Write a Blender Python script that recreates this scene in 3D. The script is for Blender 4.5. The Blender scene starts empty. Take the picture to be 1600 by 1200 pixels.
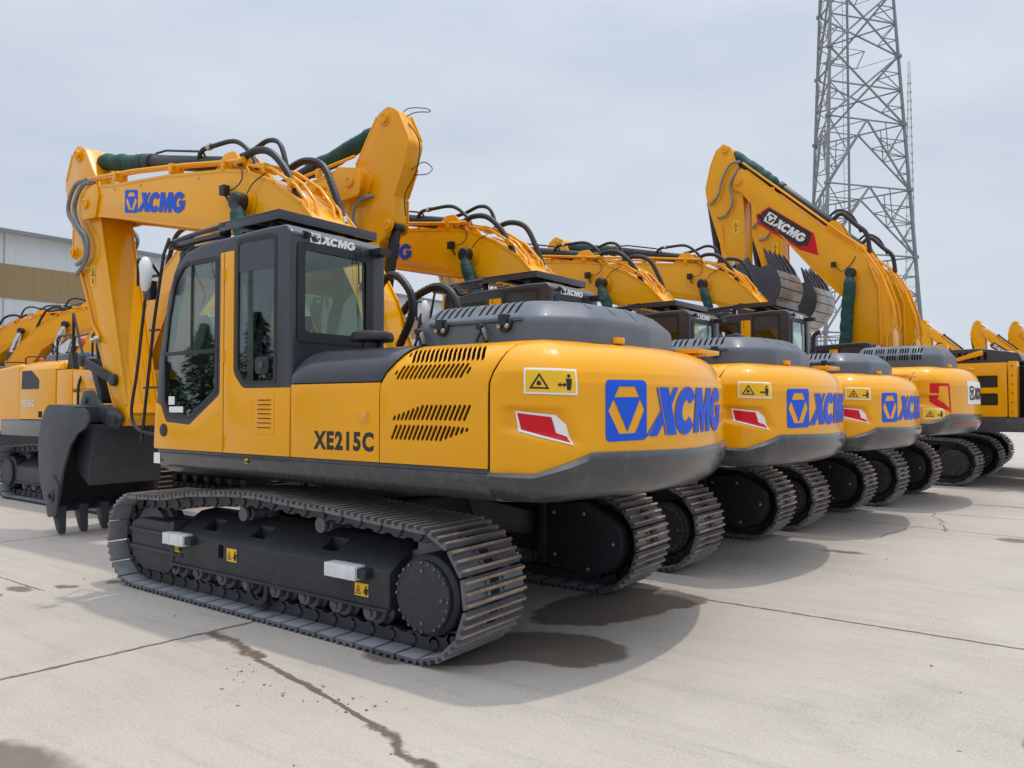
import bpy, bmesh, math, random
from mathutils import Vector, Matrix, Euler
R = math.radians
random.seed(7)
S = bpy.context.scene
C = S.collection

# ------------------------------------------------------------------ camera, sky, sun
cam = bpy.data.cameras.new('camera')
co = bpy.data.objects.new('camera', cam); C.objects.link(co); S.camera = co
cam.sensor_width = 36; cam.lens = 26.8; cam.clip_start = 0.05; cam.clip_end = 3000
co.location = (-4.957, 4.865, 1.601)
co.rotation_euler = (R(90 + 1.545), 0, R(-143.97))
S.view_settings.view_transform = 'Standard'; S.view_settings.look = 'None'
S.view_settings.exposure = -0.46; S.view_settings.gamma = 1

W = bpy.data.worlds.new('World'); S.world = W; W.use_nodes = True
nt = W.node_tree; nt.nodes.clear()
def wn(t, **k):
    n = nt.nodes.new(t)
    for a, b in k.items(): setattr(n, a, b)
    return n
sky = wn('ShaderNodeTexSky', sky_type='NISHITA', sun_disc=False, sun_elevation=R(76.4), sun_rotation=R(204.4))
sky.dust_density = 4.0; sky.air_density = 1.0
bg1 = wn('ShaderNodeBackground'); bg1.inputs[1].default_value = 0.10
nt.links.new(sky.outputs[0], bg1.inputs[0])
tc = wn('ShaderNodeTexCoord'); mp = wn('ShaderNodeMapping'); mp.inputs['Scale'].default_value = (1.0, 1.0, 3.2)
nt.links.new(tc.outputs['Generated'], mp.inputs[0])
nz = wn('ShaderNodeTexNoise'); nz.inputs['Scale'].default_value = 2.6; nz.inputs['Detail'].default_value = 5; nz.inputs['Roughness'].default_value = 0.55
nt.links.new(mp.outputs[0], nz.inputs[0])
cr = wn('ShaderNodeValToRGB')
cr.color_ramp.elements[0].position = 0.32; cr.color_ramp.elements[0].color = (0.555, 0.622, 0.728, 1)
cr.color_ramp.elements[1].position = 0.68; cr.color_ramp.elements[1].color = (0.675, 0.725, 0.80, 1)
nt.links.new(nz.outputs[0], cr.inputs[0])
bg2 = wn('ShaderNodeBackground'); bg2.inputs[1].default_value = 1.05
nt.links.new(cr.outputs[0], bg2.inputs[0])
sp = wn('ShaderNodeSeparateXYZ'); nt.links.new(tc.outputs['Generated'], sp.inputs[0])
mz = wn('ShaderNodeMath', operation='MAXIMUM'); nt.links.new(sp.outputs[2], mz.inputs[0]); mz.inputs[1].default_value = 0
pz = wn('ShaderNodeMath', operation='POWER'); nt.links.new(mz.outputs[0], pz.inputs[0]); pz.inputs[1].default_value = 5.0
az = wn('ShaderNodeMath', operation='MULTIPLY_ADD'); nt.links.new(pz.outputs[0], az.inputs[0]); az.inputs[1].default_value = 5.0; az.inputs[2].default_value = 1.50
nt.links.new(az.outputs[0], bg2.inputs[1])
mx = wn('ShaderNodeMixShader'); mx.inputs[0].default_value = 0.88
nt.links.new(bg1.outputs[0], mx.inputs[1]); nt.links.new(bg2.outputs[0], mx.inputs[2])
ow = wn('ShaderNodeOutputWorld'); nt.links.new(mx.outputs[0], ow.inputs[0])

sl = bpy.data.lights.new('sun', 'SUN'); sl.energy = 2.2; sl.angle = R(1.2); sl.color = (1.0, 0.93, 0.83)
so = bpy.data.objects.new('sun', sl); C.objects.link(so)
so.rotation_euler = Vector((0.10, 0.22, -1.0)).to_track_quat('-Z', 'Y').to_euler()
so.location = (0, 0, 40)

# ------------------------------------------------------------------ materials
M = {}
def mat(name, col, rough=0.5, metal=0.0, coat=0.0, noise=0.0, nscale=3.0, bump=0.0, bscale=60.0, spec=0.5, dust=None, rvar=0.0):
    m = bpy.data.materials.new(name); m.use_nodes = True; M[name] = m
    t = m.node_tree; b = t.nodes['Principled BSDF']
    b.inputs['Base Color'].default_value = (*col, 1); b.inputs['Roughness'].default_value = rough
    b.inputs['Metallic'].default_value = metal; b.inputs['Coat Weight'].default_value = coat
    b.inputs['Coat Roughness'].default_value = 0.08; b.inputs['Specular IOR Level'].default_value = spec
    tcn = t.nodes.new('ShaderNodeTexCoord')
    if noise > 0 or dust or rvar:
        oi = t.nodes.new('ShaderNodeObjectInfo')
        ad = t.nodes.new('ShaderNodeVectorMath'); ad.operation = 'ADD'
        t.links.new(tcn.outputs['Object'], ad.inputs[0]); t.links.new(oi.outputs['Location'], ad.inputs[1])
        n = t.nodes.new('ShaderNodeTexNoise'); n.inputs['Scale'].default_value = nscale; n.inputs['Detail'].default_value = 6; n.inputs['Roughness'].default_value = .6
        t.links.new(ad.outputs[0], n.inputs[0])
        r = t.nodes.new('ShaderNodeValToRGB')
        r.color_ramp.elements[0].position = .3; r.color_ramp.elements[1].position = .7
        r.color_ramp.elements[0].color = (*[c * (1 - noise) for c in col], 1)
        r.color_ramp.elements[1].color = (*[min(1, c * (1 + noise)) for c in col], 1)
        t.links.new(n.outputs[0], r.inputs[0])
        out = r.outputs[0]
        if dust:
            n2 = t.nodes.new('ShaderNodeTexNoise'); n2.inputs['Scale'].default_value = nscale * 7; n2.inputs['Detail'].default_value = 8; n2.inputs['Roughness'].default_value = .7
            t.links.new(ad.outputs[0], n2.inputs[0])
            r2 = t.nodes.new('ShaderNodeValToRGB'); r2.color_ramp.elements[0].position = .5; r2.color_ramp.elements[1].position = .75
            r2.color_ramp.elements[0].color = (0, 0, 0, 1); r2.color_ramp.elements[1].color = (dust[3],) * 3 + (1,)
            t.links.new(n2.outputs[0], r2.inputs[0])
            mxn = t.nodes.new('ShaderNodeMix'); mxn.data_type = 'RGBA'
            t.links.new(r2.outputs[0], mxn.inputs[0]); t.links.new(out, mxn.inputs[6]); mxn.inputs[7].default_value = (*dust[:3], 1)
            out = mxn.outputs[2]
        t.links.new(out, b.inputs['Base Color'])
        if rvar:
            mr = t.nodes.new('ShaderNodeMapRange'); mr.inputs[3].default_value = max(0, rough - rvar); mr.inputs[4].default_value = rough + rvar
            t.links.new(n.outputs[0], mr.inputs[0]); t.links.new(mr.outputs[0], b.inputs['Roughness'])
    if bump:
        n = t.nodes.new('ShaderNodeTexNoise'); n.inputs['Scale'].default_value = bscale; n.inputs['Detail'].default_value = 3
        t.links.new(tcn.outputs['Object'], n.inputs[0])
        bp = t.nodes.new('ShaderNodeBump'); bp.inputs['Strength'].default_value = bump; bp.inputs['Distance'].default_value = .01
        t.links.new(n.outputs[0], bp.inputs['Height']); t.links.new(bp.outputs[0], b.inputs['Normal'])
    return m
mat('yellow', (0.82, 0.358, 0.0005), .24, coat=.30, spec=.22, bump=.05, bscale=5, noise=.04, nscale=1.3, dust=(.70, .42, .10, .07), rvar=.05)
mat('yellow_far', (0.70, 0.345, 0.03), .42, coat=.25, noise=.08, nscale=1.0, dust=(.55, .40, .2, .2))
mat('grey_paint', (0.038, 0.039, 0.045), .22, coat=.35, spec=.45, bump=.04, bscale=4, noise=.10, nscale=1.5, dust=(.26, .25, .23, .16), rvar=.06)
mat('hood_grey', (0.085, 0.096, 0.118), .42, coat=.1, spec=.4, noise=.08, nscale=1.4, dust=(.26, .25, .24, .14), rvar=.06)
mat('cab_grey', (0.040, 0.041, 0.052), .28, coat=.3, spec=.4, noise=.08, nscale=1.5, rvar=.05)
mat('chassis', (0.026, 0.028, 0.034), .5, spec=.4, noise=.2, nscale=2.5, dust=(.12, .115, .11, .22), bump=.1)
mat('steel', (0.12, 0.124, 0.138), .5, metal=.2, noise=.3, nscale=4, dust=(.22, .20, .18, .5), bump=.25)
mat('rust', (0.30, 0.22, 0.16), .7, noise=.5, nscale=7, dust=(.50, .25, .11, 1.0), bump=.3)
mat('plate', (0.26, 0.265, 0.285), .6, noise=.25, nscale=5, dust=(.24, .23, .21, .5))
mat('chain', (0.040, 0.042, 0.050), .5, metal=.2, noise=.3, nscale=6, dust=(.16, .13, .10, .4))
mat('black', (0.012, 0.012, 0.014), .45, noise=.2, nscale=4)
mat('void', (0.004, 0.004, 0.004), .9)  # near-black, colours in the shade of slots and hollows
mat('rubber', (0.016, 0.016, 0.018), .5, noise=.25, nscale=8, bump=.2)
mat('hose_grey', (0.20, 0.215, 0.225), .45, metal=.3, noise=.15, nscale=10)
mat('chrome', (0.65, 0.66, 0.68), .18, metal=1.0, noise=.05)
mat('zinc', (0.52, 0.50, 0.46), .4, metal=.7, noise=.15, nscale=20)
mat('blue', (0.004, 0.085, 0.62), .4, spec=.25, noise=.04)
mat('white', (0.78, 0.78, 0.77), .45, noise=.04)
mat('wrap', (0.68, 0.69, 0.70), .4, noise=.08, nscale=20, bump=.5, bscale=30)
mat('red', (0.60, 0.002, 0.012), .35, spec=.3, noise=.05)
mat('label_yellow', (0.85, 0.50, 0.01), .5, noise=.03)
mat('ink', (0.012, 0.012, 0.012), .5, noise=.05)
mat('green_cloth', (0.006, 0.055, 0.050), .7, noise=.35, nscale=9, bump=1.0, bscale=14)
mat('bucket_grey', (0.052, 0.055, 0.066), .48, spec=.35, noise=.18, nscale=1.6, dust=(.17, .16, .15, .22), bump=.08)
mat('bucket_worn', (0.34, 0.33, 0.32), .38, metal=.6, noise=.5, nscale=2.2, dust=(.40, .30, .22, .5))
mat('galv', (0.22, 0.235, 0.25), .6, metal=.3, noise=.12, nscale=.7)
mat('galv_far', (0.36, 0.38, 0.40), .7, noise=.1, nscale=.7)
mat('orange', (0.75, 0.12, 0.02), .4, noise=.05)
mat('seat', (0.03, 0.032, 0.036), .85, noise=.2, nscale=20)
mat('box_card', (0.45, 0.32, 0.10), .8, noise=.1)
# tinted glass
def glass(name, tint, a=.05):
    g = bpy.data.materials.new(name); g.use_nodes = True; M[name] = g; t = g.node_tree; t.nodes.clear()
    o = t.nodes.new('ShaderNodeOutputMaterial'); tr = t.nodes.new('ShaderNodeBsdfTransparent'); gl = t.nodes.new('ShaderNodeBsdfGlossy')
    tr.inputs[0].default_value = (*tint, 1); gl.inputs['Roughness'].default_value = .015; gl.inputs[0].default_value = (.9, .97, .95, 1)
    lw = t.nodes.new('ShaderNodeLayerWeight'); lw.inputs[0].default_value = .5
    pw = t.nodes.new('ShaderNodeMath'); pw.operation = 'POWER'; t.links.new(lw.outputs['Facing'], pw.inputs[0]); pw.inputs[1].default_value = 3.0
    f = t.nodes.new('ShaderNodeMath'); f.operation = 'MULTIPLY_ADD'; t.links.new(pw.outputs[0], f.inputs[0]); f.inputs[1].default_value = .85; f.inputs[2].default_value = a
    m2 = t.nodes.new('ShaderNodeMixShader'); t.links.new(f.outputs[0], m2.inputs[0]); t.links.new(tr.outputs[0], m2.inputs[1]); t.links.new(gl.outputs[0], m2.inputs[2])
    t.links.new(m2.outputs[0], o.inputs[0])
glass('glass', (0.82, 0.91, 0.88))
glass('glass_dark', (0.42, 0.50, 0.50), .07)

# ------------------------------------------------------------------ mesh helpers
class MB:
    def __init__(s): s.bm = bmesh.new(); s.mi = 0
    def _f(s, vs, mi=None):
        try:
            f = s.bm.faces.new(vs); f.material_index = s.mi if mi is None else mi; return f
        except ValueError: return None
    def verts(s, ps): return [s.bm.verts.new(p) for p in ps]
    def rings(s, rings, closed=True, cap=True, mi=None):
        rv = [s.verts(r) for r in rings]
        for a, b in zip(rv[:-1], rv[1:]):
            n = len(a)
            for i in range(n if closed else n - 1): s._f((a[i], a[(i + 1) % n], b[(i + 1) % n], b[i]), mi)
        if cap:
            s._f(list(reversed(rv[0])), mi); s._f(rv[-1], mi)
        return s
    def prism(s, poly, a0, a1, ax='y', mi=None):
        if ax == 'y': f = lambda p, a: (p[0], a, p[1])
        elif ax == 'x': f = lambda p, a: (a, p[0], p[1])
        else: f = lambda p, a: (p[0], p[1], a)
        return s.rings([[f(p, a0) for p in poly], [f(p, a1) for p in poly]], mi=mi)
    def box(s, x0, x1, y0, y1, z0, z1, mi=None):
        return s.prism([(x0, y0), (x1, y0), (x1, y1), (x0, y1)], z0, z1, 'z', mi)
    def obox(s, c, d, h, up=(0, 0, 1), mi=None):
        # oriented beam from c to d with half sizes h=(side,up)
        c = Vector(c); d = Vector(d); t = (d - c).normalized(); u = Vector(up)
        sd = t.cross(u)
        if sd.length < 1e-4: sd = t.cross(Vector((1, 0, 0)))
        sd.normalize(); u = sd.cross(t)
        q = [(-1, -1), (1, -1), (1, 1), (-1, 1)]
        return s.rings([[p + sd * (a * h[0]) + u * (b * h[1]) for a, b in q] for p in (c, d)], mi=mi)
    def tube(s, pts, r, seg=10, smooth=0, cap=True, mi=None, ridge=None):
        P = [Vector(p) for p in pts]
        n_in = len(P)
        if smooth: P = catmull(P, smooth)
        rr = [r[min(n_in - 1, round(i * (n_in - 1) / (len(P) - 1)))] for i in range(len(P))] if isinstance(r, list) else [r] * len(P)
        rings = []; n0 = None
        for i, p in enumerate(P):
            t = (P[min(i + 1, len(P) - 1)] - P[max(i - 1, 0)])
            if t.length < 1e-9: t = Vector((0, 0, 1))
            t.normalize()
            if n0 is None:
                n0 = t.orthogonal().normalized()
            n0 = (n0 - t * n0.dot(t)).normalized(); b = t.cross(n0)
            ra = rr[i] if not ridge else rr[i] * (1 + (ridge if i % 2 else 0))
            rings.append([p + n0 * (math.cos(a) * ra) + b * (math.sin(a) * ra) for a in [2 * math.pi * k / seg for k in range(seg)]])
        return s.rings(rings, cap=cap, mi=mi)
    def cyl(s, a, b, r, seg=16, mi=None, r2=None):
        return s.tube([a, b], [r, r if r2 is None else r2], seg, mi=mi)
    def lathe(s, prof, c, ax=(0, 0, 1), seg=24, mi=None):
        ax = Vector(ax).normalized(); n = ax.orthogonal().normalized(); b = ax.cross(n); c = Vector(c)
        rings = [[c + ax * h + (n * math.cos(a) + b * math.sin(a)) * r for a in [2 * math.pi * k / seg for k in range(seg)]] for r, h in prof]
        return s.rings(rings, mi=mi)
    def build(s, name, mats, parent=None, bevel=0, seg=2, ang=35, loc=None, mod=None):
        bm = s.bm
        bmesh.ops.remove_doubles(bm, verts=bm.verts, dist=1e-6)
        bmesh.ops.recalc_face_normals(bm, faces=bm.faces)
        if bevel:
            es = [e for e in bm.edges if len(e.link_faces) == 2 and e.calc_face_angle(0) > R(ang)]
            try: bmesh.ops.bevel(bm, geom=es, offset=bevel, segments=seg, profile=.6, affect='EDGES', clamp_overlap=True)
            except Exception: pass
        if isinstance(mats, str): mats = [mats]
        first = None
        for part in ([None] if name == 'cut' else pieces(bm)):
            b2 = bm
            if part is not None:
                b2 = bm.copy(); b2.verts.ensure_lookup_table()
                bmesh.ops.delete(b2, geom=[v for v in b2.verts if v.index not in part], context='VERTS')
            me = bpy.data.meshes.new(name); b2.to_mesh(me)
            if part is not None: b2.free()
            for m in mats: me.materials.append(M[m])
            me.shade_smooth(); me.set_sharp_from_angle(angle=R(38))
            o = bpy.data.objects.new(name, me); C.objects.link(o)
            if parent: o.parent = parent
            if loc: o.location = loc
            first = first or o
        bm.free()
        return first
def pieces(bm):
    """far-apart groups of loose islands (each becomes an object of its own); [None] when there is one"""
    bm.verts.ensure_lookup_table(); bm.verts.index_update()
    seen = {}; isl = []
    for v in bm.verts:
        if v.index in seen: continue
        st = [v]; seen[v.index] = len(isl); cur = [v]
        while st:
            x = st.pop()
            for e in x.link_edges:
                w = e.other_vert(x)
                if w.index not in seen: seen[w.index] = len(isl); st.append(w); cur.append(w)
        isl.append(cur)
    if len(isl) < 2 or len(isl) > 260: return [None]
    bb = [([min(v.co[i] for v in c) for i in range(3)], [max(v.co[i] for v in c) for i in range(3)]) for c in isl]
    par = list(range(len(isl)))
    def fd(i):
        while par[i] != i: i = par[i]
        return i
    for i in range(len(isl)):
        for j in range(i):
            g = math.sqrt(sum(max(0, bb[i][0][k] - bb[j][1][k], bb[j][0][k] - bb[i][1][k]) ** 2 for k in range(3)))
            sz = max(max(bb[q][1][k] - bb[q][0][k] for k in range(3)) for q in (i, j))
            if g <= max(.018, .49 * sz):
                a, b = fd(i), fd(j)
                if a != b: par[max(a, b)] = min(a, b)
    gr = {}
    for i, c in enumerate(isl): gr.setdefault(fd(i), set()).update(v.index for v in c)
    if len(gr) < 2: return [None]
    return sorted(gr.values(), key=len, reverse=True)
def catmull(P, n):
    out = []
    for i in range(len(P) - 1):
        p0 = P[max(i - 1, 0)]; p1 = P[i]; p2 = P[i + 1]; p3 = P[min(i + 2, len(P) - 1)]
        for k in range(n):
            t = k / n
            out.append(.5 * ((2 * p1) + (p2 - p0) * t + (2 * p0 - 5 * p1 + 4 * p2 - p3) * t * t + (3 * p1 - p0 - 3 * p2 + p3) * t ** 3))
    out.append(P[-1]); return out
def rnd(poly, r, seg=5):
    out = []; n = len(poly)
    for i, p in enumerate(poly):
        rr = (r[i] if i < len(r) else 0) if isinstance(r, (list, tuple)) else r
        p = Vector(p); a = Vector(poly[i - 1]) - p; b = Vector(poly[(i + 1) % n]) - p
        if rr <= 0: out.append(tuple(p)); continue
        th = a.angle(b); d = min(rr / math.tan(th / 2), a.length * .48, b.length * .48)
        s0 = p + a.normalized() * d; s1 = p + b.normalized() * d
        for k in range(seg + 1):
            t = k / seg; q = s0 * (1 - t) ** 2 + p * (2 * t * (1 - t)) + s1 * t * t
            out.append(tuple(q))
    return out
def circ(cx, cz, r, n=20, a0=0, a1=360):
    full = abs(a1 - a0) >= 360
    m = n if full else n - 1
    return [(cx + r * math.cos(R(a0 + (a1 - a0) * k / m)), cz + r * math.sin(R(a0 + (a1 - a0) * k / m))) for k in range(n)]
def boolean(o, cutter, delete=True):
    md = o.modifiers.new('b', 'BOOLEAN'); md.operation = 'DIFFERENCE'; md.object = cutter; md.solver = 'EXACT'
    try: md.use_self = True
    except Exception: pass
    bpy.context.view_layer.update(); cutter.matrix_world = o.matrix_world.copy(); bpy.context.view_layer.update()
    dg = bpy.context.evaluated_depsgraph_get(); ev = o.evaluated_get(dg)
    me = bpy.data.meshes.new_from_object(ev); o.modifiers.clear(); o.data = me
    me.shade_smooth(); me.set_sharp_from_angle(angle=R(38))
    if delete: bpy.data.objects.remove(cutter)
def empty(name, loc, rz=0, sc=1):
    o = bpy.data.objects.new(name, None); C.objects.link(o); o.location = loc; o.rotation_euler = (0, 0, rz); o.scale = (sc,) * 3
    o.empty_display_size = .3; return o
def tag(o, label=None, cat=None, group=None, kind=None):
    for k, v in (('label', label), ('category', cat), ('group', group), ('kind', kind)):
        if v: o[k] = v
    return o
kids = {}
def copy_tree(o, parent=None):
    c = o.copy(); C.objects.link(c)
    if parent: c.parent = parent
    for ch in [x for x in bpy.data.objects if x.parent == o]: copy_tree(ch, c)
    return c

# ------------------------------------------------------------------ decals: polygons mapped on a surface
def decal(name, polys, fn, material, parent, off=.0015, ustep=None, step=.0004):
    """polys: list of outlines (or (outline, holes)); fn(u,v,off)->point"""
    out = bmesh.new()
    for k, pl in enumerate(polys):
        holes = []
        if isinstance(pl, dict): holes = pl['h']; pl = pl['o']
        bm = bmesh.new()
        for ring in [pl] + holes:
            vs = [bm.verts.new((p[0], p[1], 0)) for p in ring]
            for i in range(len(vs)): bm.edges.new((vs[i], vs[(i + 1) % len(vs)]))
        bmesh.ops.triangle_fill(bm, edges=bm.edges[:], use_beauty=True, use_dissolve=False)
        if ustep:
            u0 = min(v.co.x for v in bm.verts); u1 = max(v.co.x for v in bm.verts); u = u0 + ustep
            while u < u1:
                bmesh.ops.bisect_plane(bm, geom=bm.verts[:] + bm.edges[:] + bm.faces[:], plane_co=(u, 0, 0), plane_no=(1, 0, 0)); u += ustep
            v0 = min(v.co.y for v in bm.verts); v1 = max(v.co.y for v in bm.verts); u = v0 + ustep
            while u < v1:
                bmesh.ops.bisect_plane(bm, geom=bm.verts[:] + bm.edges[:] + bm.faces[:], plane_co=(0, u, 0), plane_no=(0, 1, 0)); u += ustep
        mp_ = {v: out.verts.new(fn(v.co.x, v.co.y, off + k * step)) for v in bm.verts}
        for f in bm.faces:
            try: out.faces.new([mp_[v] for v in f.verts])
            except ValueError: pass
        bm.free()
    me = bpy.data.meshes.new(name); out.to_mesh(me); out.free(); me.materials.append(M[material])
    o = bpy.data.objects.new(name, me); C.objects.link(o); o.parent = parent; return o
def emblem_polys(mark=True):
    """unit height wordmark, left to right; (symbol, letters)"""
    L = []
    if mark:
        L.append({'o': rnd([(0, 0), (.98, 0), (.98, 1), (0, 1)], .1, 4), 'h': [[(.30, .89), (.68, .89), (.92, .5), (.68, .12), (.30, .12), (.06, .5)]]})
        L.append([(.17, .70), (.81, .70), (.49, .15)])
        L.append([(.17, .715), (.81, .715), (.81, .68), (.17, .68)])
    x = 1.06; h0, h1 = .05, .88
    def sk(p): return [(a + (b - h0) * .16, b) for a, b in p]
    def add(o, holes=None):
        if holes: L.append({'o': sk(o), 'h': [sk(h) for h in holes]})
        else: L.append(sk(o))
    # X with double strokes
    add([(x + .06, h1), (x + .105, h1), (x + .50, h0), (x + .455, h0)])
    add([(x + .14, h1), (x + .43, h1), (x + .83, h0), (x + .54, h0)])
    add([(x - .12, h0), (x - .07, h0), (x + .275, .43), (x + .25, .485)])
    add([(x - .03, h0), (x + .20, h0), (x + .38, .29), (x + .30, .46)])
    add([(x + .46, .62), (x + .525, .485), (x + .76, h1), (x + .60, h1)])
    # C
    def cshape(cx, w, bar):
        ro, ri = (w, .43), (w * .40, .19); cz = (h0 + h1) / 2
        a0 = 34
        o = [(cx + ro[0] * math.cos(R(a)), cz + ro[1] * math.sin(R(a))) for a in range(a0, 360 - a0 + 1, 12)]
        i = [(cx + ri[0] * math.cos(R(a)), cz + ri[1] * math.sin(R(a))) for a in range(360 - a0, a0 - 1, -12)]
        add(o + i)
        if bar:
            add([(cx + .02, cz + .08), (cx + w * .99, cz + .08), (cx + w * .93, cz - .25), (cx + w * .55, cz - .32), (cx + w * .42, cz - .10), (cx + .02, cz - .10)])
    cshape(x + 1.13, .42, False)
    mxx = x + 1.50
    add([(mxx, h0), (mxx, h1), (mxx + .30, h1), (mxx + .43, .48), (mxx + .56, h1), (mxx + .86, h1), (mxx + .86, h0), (mxx + .62, h0), (mxx + .62, .50), (mxx + .49, h0), (mxx + .37, h0), (mxx + .24, .50), (mxx + .24, h0)])
    cshape(x + 2.80, .44, True)
    return L
EMB_W = 4.36
def scaled(polys, sx, sy, ox=0, oy=0):
    def f(r): return [(p[0] * sx + ox, p[1] * sy + oy) for p in r]
    return [{'o': f(q['o']), 'h': [f(h) for h in q['h']]} if isinstance(q, dict) else f(q) for q in polys]
def text_mesh(name, txt, fn, material, parent, w, h, bold=.02, off=.002):
    cu = bpy.data.curves.new('t', 'FONT'); cu.body = txt; cu.size = 1; cu.offset = bold; cu.space_character = 1.0 + bold * 4; cu.resolution_u = 3
    to = bpy.data.objects.new('t', cu); C.objects.link(to); bpy.context.view_layer.update()
    me = bpy.data.meshes.new_from_object(to.evaluated_get(bpy.context.evaluated_depsgraph_get()))
    bpy.data.objects.remove(to)
    xs = [v.co.x for v in me.vertices]; ys = [v.co.y for v in me.vertices]
    x0, x1, y0, y1 = min(xs), max(xs), min(ys), max(ys)
    for v in me.vertices: v.co = fn((v.co.x - x0) / (x1 - x0) * w, (v.co.y - y0) / (y1 - y0) * h, off)
    me.name = name; me.materials.clear(); me.materials.append(M[material])
    o = bpy.data.objects.new(name, me); C.objects.link(o); o.parent = parent; return o
def side_fn(x0, z0, y=1.36, sgn=1, rot=0):
    c, s_ = math.cos(rot), math.sin(rot)
    def f(u, v, off): return (x0 - sgn * (u * c - v * s_), y + (off if sgn > 0 else -off), z0 + u * s_ + v * c)
    return f
def warn_label(parent, fn, w, h, ustep=None, tall=False, border=True):
    if border: decal('label_border', [[(-.012, -.012), (w + .012, -.012), (w + .012, h + .012), (-.012, h + .012)]], fn, 'white', parent, .003, ustep)
    lb = decal('warning_label', [[(0, 0), (w, 0), (w, h), (0, h)]], fn, 'label_yellow', parent, .0045, ustep)
    if tall:
        tri = (w * .5, h * .70, w * .38, h * .22); fig = (w * .5, h * .12, h * .28)
    else:
        tri = (w * .27, h * .5, w * .20, h * .36); fig = (w * .85, h * .12, h * .7)
    cx, cz, tw, th = tri
    decal('warning_symbol', [{'o': [(cx - tw, cz - th), (cx + tw, cz - th), (cx, cz + th)], 'h': [[(cx - tw * .68, cz - th * .78), (cx + tw * .68, cz - th * .78), (cx, cz + th * .6)]]},
        [(cx - tw * .2, cz - th * .6), (cx + tw * .25, cz - th * .5), (cx + tw * .1, cz - th * .1), (cx - tw * .1, cz + th * .1), (cx - tw * .25, cz - th * .3)],
        [(fig[0] - .012, fig[1]), (fig[0] + .012, fig[1]), (fig[0] + .02, fig[1] + fig[2] * .75), (fig[0] - .02, fig[1] + fig[2] * .75)],
        circ(fig[0], fig[1] + fig[2] * .92, fig[2] * .13, 8)] + ([] if tall else [[(w * .62, h * .35), (w * .68, h * .46), (w * .68, h * .39), (w * .74, h * .39), (w * .74, h * .46), (w * .80, h * .35), (w * .74, h * .24), (w * .74, h * .31), (w * .68, h * .31), (w * .68, h * .24)]]),
        fn, 'ink', lb, .006, ustep)
    return lb

# ------------------------------------------------------------------ crawler tracks
TOP = [(1.62, .782), (1.228, .800), (.85, .855), (.48, .886), (.18, .905), (-.1, .906), (-.35, .890), (-.6, .876), (-.85, .872), (-1.07, .855), (-1.35, .835), (-1.60, .822)]
def track_path(n):
    P = [(-1.72, .036), (0, .036), (1.74, .040)]
    P += [(1.72 + .375 * math.cos(R(a)), .415 + .375 * math.sin(R(a))) for a in range(-84, 98, 6)]
    P += TOP
    P += [(-1.70 + .392 * math.cos(R(a)), .43 + .392 * math.sin(R(a))) for a in range(94, 271, 6)]
    L = [0]
    for a, b in zip(P, P[1:] + P[:1]): L.append(L[-1] + math.hypot(b[0] - a[0], b[1] - a[1]))
    tot = L[-1]; out = []; Q = P + P[:1]
    for k in range(n):
        s_ = tot * k / n
        i = max(j for j in range(len(P)) if L[j] <= s_ + 1e-9)
        t = (s_ - L[i]) / (L[i + 1] - L[i]); out.append((Q[i][0] + (Q[i + 1][0] - Q[i][0]) * t, Q[i][1] + (Q[i + 1][1] - Q[i][1]) * t))
    return out
NSH = 49
PATH = track_path(NSH)
def frames():
    for k in range(NSH):
        a, b = PATH[k], PATH[(k + 1) % NSH]
        yield ((a[0] + b[0]) / 2, (a[1] + b[1]) / 2, math.atan2(b[1] - a[1], b[0] - a[0]), math.hypot(b[0] - a[0], b[1] - a[1]))
def shoe_into(m, xf, hw=.3):
    # outward is right of travel direction => local -z after rotation ; xf(x,y,z)
    prof = [(-.088, .0), (-.086, .012), (-.082, .012), (-.076, .036), (-.058, .036), (-.051, .012), (-.018, .012), (-.011, .036), (.007, .036), (.014, .012), (.047, .012), (.054, .036), (.072, .036), (.078, .012), (.086, .012), (.088, .004), (.083, -.006), (-.080, -.006)]
    r0 = [xf(x, -hw, z) for x, z in prof]; r1 = [xf(x, hw, z) for x, z in prof]
    va, vb = m.verts(r0), m.verts(r1); n = len(prof)
    for i in range(n):
        m._f((va[i], va[(i + 1) % n], vb[(i + 1) % n], vb[i]), 1 if i in (3, 7, 11) else (3 if i == 16 else 0))
    m._f(list(reversed(va)), 0); m._f(vb, 0)
    for y in (-.085, .085):
        for x in (-.035, .03):
            m.rings([[xf(x + .011 * math.cos(R(a)), y + .011 * math.sin(R(a)), z) for a in range(0, 360, 60)] for z in (.012, .026)], mi=0)
    m.rings([[xf(x, y, z) for x, y in ((-.05, -.045), (-.022, -.045), (-.022, .045), (-.05, .045))] for z in (.0125, .0135)], mi=2)
    m.rings([[xf(x, y, z) for x, y in ((.018, -.045), (.046, -.045), (.046, .045), (.018, .045))] for z in (.0125, .0135)], mi=2)
_m = MB(); shoe_into(_m, lambda x, y, z: (x, y, z)); _o = _m.build('track_shoe', ['steel', 'rust', 'void', 'plate'])
SHOE = _o.data; bpy.data.objects.remove(_o)
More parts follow.
